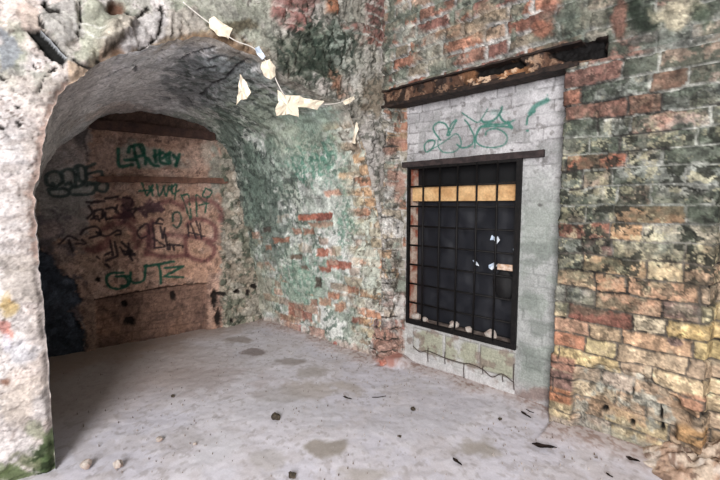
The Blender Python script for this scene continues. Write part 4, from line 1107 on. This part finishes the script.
# ------------------------------------------------------------------ string of paper scraps
mstr = flat_mat('pale_string', (214,208,200), .8)
mpap = flat_mat('cream_paper', (236,226,206), .75, rgb2=(226,212,190), mixscale=10, amount=.06)
sp = [(183,2), (195,12), (208,22), (222,32), (236,41), (252,47), (260,55), (270,66), (278,84), (286,96), (300,99), (320,104), (338,103), (352,97)]
sp3 = [onplane(x, y, (0.38, 2.45-.06, 0), NFACE) for x, y in sp]
bm = bmesh.new(); add_tube(bm, catmull(sp3, 5), .0035, 6)
tag(link('hanging_string', bm, mstr, smooth=True, loc=tuple(sp3[5])), 'thin pale string sagging along the arch edge and carrying paper scraps', 'string')
for k, (pts, lb) in enumerate([
    ([(209,19),(214,16),(226,26),(232,29),(229,39),(219,36),(210,27)], 'crumpled cream paper highest on the string at the arch crown'),
    ([(262,62),(270,59),(276,67),(275,76),(270,80),(263,76),(261,68)], 'oval cream paper scrap hanging below the bluish tag on the string'),
    ([(255,48),(259,46),(265,57),(262,60),(257,54)], 'small bluish white tag on the string above the oval paper scrap'),
    ([(240,74),(247,83),(250,93),(247,99),(240,100),(236,105),(238,92)], 'narrow beige paper scrap lowest and leftmost under the vault edge'),
    ([(277,90),(283,95),(299,96),(298,107),(299,117),(289,114),(276,116),(275,108),(279,102)], 'largest square cream paper scrap on the string'),
    ([(299,96),(312,100),(324,101),(317,110),(308,108),(298,107)], 'long pointed cream paper scrap touching the largest square one'),
    ([(343,101),(353,96),(355,99),(350,103),(345,105)], 'small white paper strip at the right end of the string'),
    ([(357,122),(358.5,123),(357,135),(355,144),(352,143),(354,133)], 'thin white sliver of paper hanging against the wall below the string end')]):
    tag(scrap('paper_scrap', pts, (.066+0.004*k if k != 7 else .012), mpap if k != 2 else mglint_tag, .003, .012 if k != 2 else .004, axis='F', seed=20+k), lb, 'paper', 'paper scraps strung along the arch')

# ------------------------------------------------------------------ things lying on the floor
def onfloor(x, y, z=0.008): return onplane(x, y, (0, 0, z), (0, 0, 1))
mleaf = flat_mat('dark_leaf', (58,44,38), .8, rgb2=(38,30,28))
def leaf(name, a_px, b_px, wid, lb, cat, mat=mleaf, curl=.01, group=None):
    a = Vector(onfloor(*a_px)); b = Vector(onfloor(*b_px)); d_ = b-a; sd = d_.cross(Vector((0, 0, 1))).normalized()
    bm = bmesh.new(); n_ = 10; L_, R_, M_ = [], [], []
    for k in range(n_+1):
        t = k/n_; w_ = wid*math.sin(PI*min(1, max(.04, t))**.8)*(1+.25*math.sin(9*t))
        c_ = a+d_*t+Vector((0, 0, .006+curl*abs(t-.4)))
        M_.append(bm.verts.new(c_)); L_.append(bm.verts.new(c_+sd*w_/2+Vector((0, 0, curl*.6)))); R_.append(bm.verts.new(c_-sd*w_/2+Vector((0, 0, curl*.4))))
    for k in range(n_):
        bm.faces.new((L_[k], M_[k], M_[k+1], L_[k+1])); bm.faces.new((M_[k], R_[k], R_[k+1], M_[k+1]))
    bmesh.ops.solidify(bm, geom=bm.faces[:], thickness=.003)
    tag(link(name, bm, mat, smooth=True, loc=tuple((a+b)/2)), lb, cat, group)
leaf('dry_leaf', (532,446), (557,450), .05, 'curled dark brown leaf on the floor before the brick pilaster', 'leaf')
leaf('dry_leaf', (626,459), (640,464), .04, 'blackish curled leaf lying nearest the foot of the pilaster', 'leaf')
leaf('dry_leaf', (453,460), (462,468), .025, 'dark narrow leaf on the floor at the bottom edge right of centre', 'leaf')
leaf('dry_leaf', (521,413), (531,420), .026, 'slim dark leaf on the floor below the right corner of the niche', 'leaf')
leaf('twig', (526,411), (534,415), .010, 'short thin twig beside the slim leaf near the niche corner', 'twig')
leaf('twig', (343,398), (352,401), .022, 'short black twig lying alone in the middle of the floor', 'twig')
leaf('twig', (372,399), (386,398), .010, 'thin grey twig on the floor right of the black twig', 'twig')
leaf('twig', (606,475), (613,480), .016, 'dark twig end at the bottom edge of the photo below the pilaster', 'twig')
mdk = flat_mat('dark_clod', (52,46,40), .9, rgb2=(84,74,60), mixscale=30)
for k, (x, y, s_, mt, lb, ct) in enumerate([
    (276,419,.022,mdk,'dark earthy clod in the centre of the floor','clod'), (292,477,.018,mdk,'small dark clod at the bottom edge left of centre','clod'),
    (400,437,.009,mdk,'tiny round black pebble on the open floor right of centre','pebble'), (173,397,.012,mdk,'small dark pebble at the edge of the pier shadow','pebble'),
    (413,410,.014,mdk,'dark brown crumb of earth on the floor before the window','crumb'), (500,420,.010,mdk,'little dark crumb left of the slim leaf','crumb'),
    (86,467,.024,mst,'pale stone chip nearest the pier in its shadow edge','stone chip'), (118,467,.022,mst,'whitish stone chip at the lower left of the lit floor','stone chip'), (339-180,441,.016,mst,'bright white stone chip in the lit floor right of the pier shadow','stone chip'),
    (372,354,.040,flat_mat('red_brick_chip',(190,92,76),.9,rgb2=(206,130,110)),'bright red brick fragment at the foot of the crumbled corner','brick fragment'),
    (383,365,.030,flat_mat('brick_chip',(170,96,80),.9,rgb2=(190,150,136)),'dull red brick fragment on the floor just before the bright one','brick fragment'),
    (397,362,.022,mst,'pale mortar lump beside the crumbled brick corner','mortar lump'), (336,345,.03,flat_mat('brick_chip2',(150,96,86),.9,rgb2=(176,140,130)),'brown brick fragment at the foot of the green wall','brick fragment'),
    (195,445,.012,mst,'small grey chip on the floor left of the pale worn patch','stone chip')]):
    nm = {'clod': 'earth_clod', 'pebble': 'pebble', 'crumb': 'earth_crumb', 'stone chip': 'stone_chip', 'brick fragment': 'brick_fragment', 'mortar lump': 'mortar_lump'}[ct]
    c_ = onfloor(x, y, .004); tag(stone(nm, c_, s_, s_*1.2, s_*.9, mt, 40+k), lb, ct)
# grit
rng = np.random.default_rng(5)
bm = bmesh.new(); cnt = 0
while cnt < 900:
    x, y = rng.uniform(.5, 2.65), rng.uniform(.3, 3.9)
    near_w = (XW if y > 2.2 else (XN if y > .8 else XW))-x
    if near_w < .07 or (x > 2.2 and y < .4) or (y > YF(x)-.05 and x < .5): continue
    if rng.random() > (0.25+0.75*math.exp(-near_w/.25)): continue
    s_ = rng.uniform(.002, .006)*(1.5 if near_w < .2 and rng.random() < .3 else 1)
    vs = [bm.verts.new((x+s_*rng.uniform(.5, 1.3)*dx, y+s_*rng.uniform(.5, 1.3)*dy, dz)) for dx, dy, dz in ((1, 0, 0), (-.5, .87, 0), (-.5, -.87, 0), (0, 0, s_*1.4+.008))]
    for f in ((0, 1, 3), (1, 2, 3), (2, 0, 3), (0, 2, 1)): bm.faces.new([vs[k] for k in f])
    cnt += 1
tag(link('grit', bm, flat_mat('grit', (96,84,76), .95, rgb2=(176,166,160), mixscale=9)), 'fine scattered grit and mortar crumbs over the pale floor', 'grit', kind='stuff')
# rubble heap at the lower right against the pilaster
us = seg(-.35, .42, .009); vs_ = seg(2.05, 2.72, .009)
Rb = plane_surf(us, vs_, lambda u, v: np.stack([v, u, np.zeros_like(u)], -1), (0, 0, 1), 15)
X, Y = Rb.P[:, 0], Rb.P[:, 1]
dd = np.hypot((X-2.62)/.36, (Y+.02)/.40)
Rb.h += .2*np.clip(1-dd, 0, 1)**1.0*(0.7+.6*np.floor(Rb.noise(11, 1, 5)*6)/6) + (Rb.noise(34, 2, 4)-.5)*.05*np.clip(1-dd, 0, 1)**.4 - .012*sm(.9, 1.02, dd)
Rb.c = np.tile(C(196,178,160), (len(X), 1)).astype(np.float32)
Rb.paint(sm(.5, .66, Rb.noise(14, 3, 4)), C(176,146,126), .8); Rb.paint(sm(.56, .7, Rb.noise(10, 4, 4)), C(206,196,186), .8); Rb.paint(sm(.62, .72, Rb.noise(30, 5, 3)), C(110,90,78), .8)
ko = dd < 1.03
rb_ = Rb.build('rubble_heap', M_wall, keep=lambda q: ko[q].all(1))
tag(rb_, 'heap of pale broken plaster and brick rubble against the foot of the pilaster', 'rubble', kind='stuff')

# ================================================================== LIGHT
wd_ = bpy.data.worlds.new('overcast'); SC.world = wd_; wd_.use_nodes = True
bg = wd_.node_tree.nodes['Background']; bg.inputs[0].default_value = (0.92, 0.97, 1.0, 1); bg.inputs[1].default_value = 0.2
ld = bpy.data.lights.new('doorway_daylight', 'AREA'); ld.shape = 'RECTANGLE'; ld.size = 1.6; ld.size_y = 2.2; ld.energy = 400; ld.color = (1.0, .99, .995)
lo_ = bpy.data.objects.new('doorway_daylight', ld); COL.objects.link(lo_)
lo_.location = (-2.4, -1.3, 2.2)
lo_.rotation_euler = (Vector((1.5, 1.9, .4))-Vector(lo_.location)).to_track_quat('-Z', 'Y').to_euler()
vs2 = SC.view_settings
vs2.view_transform = 'Standard'; vs2.look = 'None'; vs2.gamma = 1; vs2.use_curve_mapping = False; vs2.exposure = 0.08
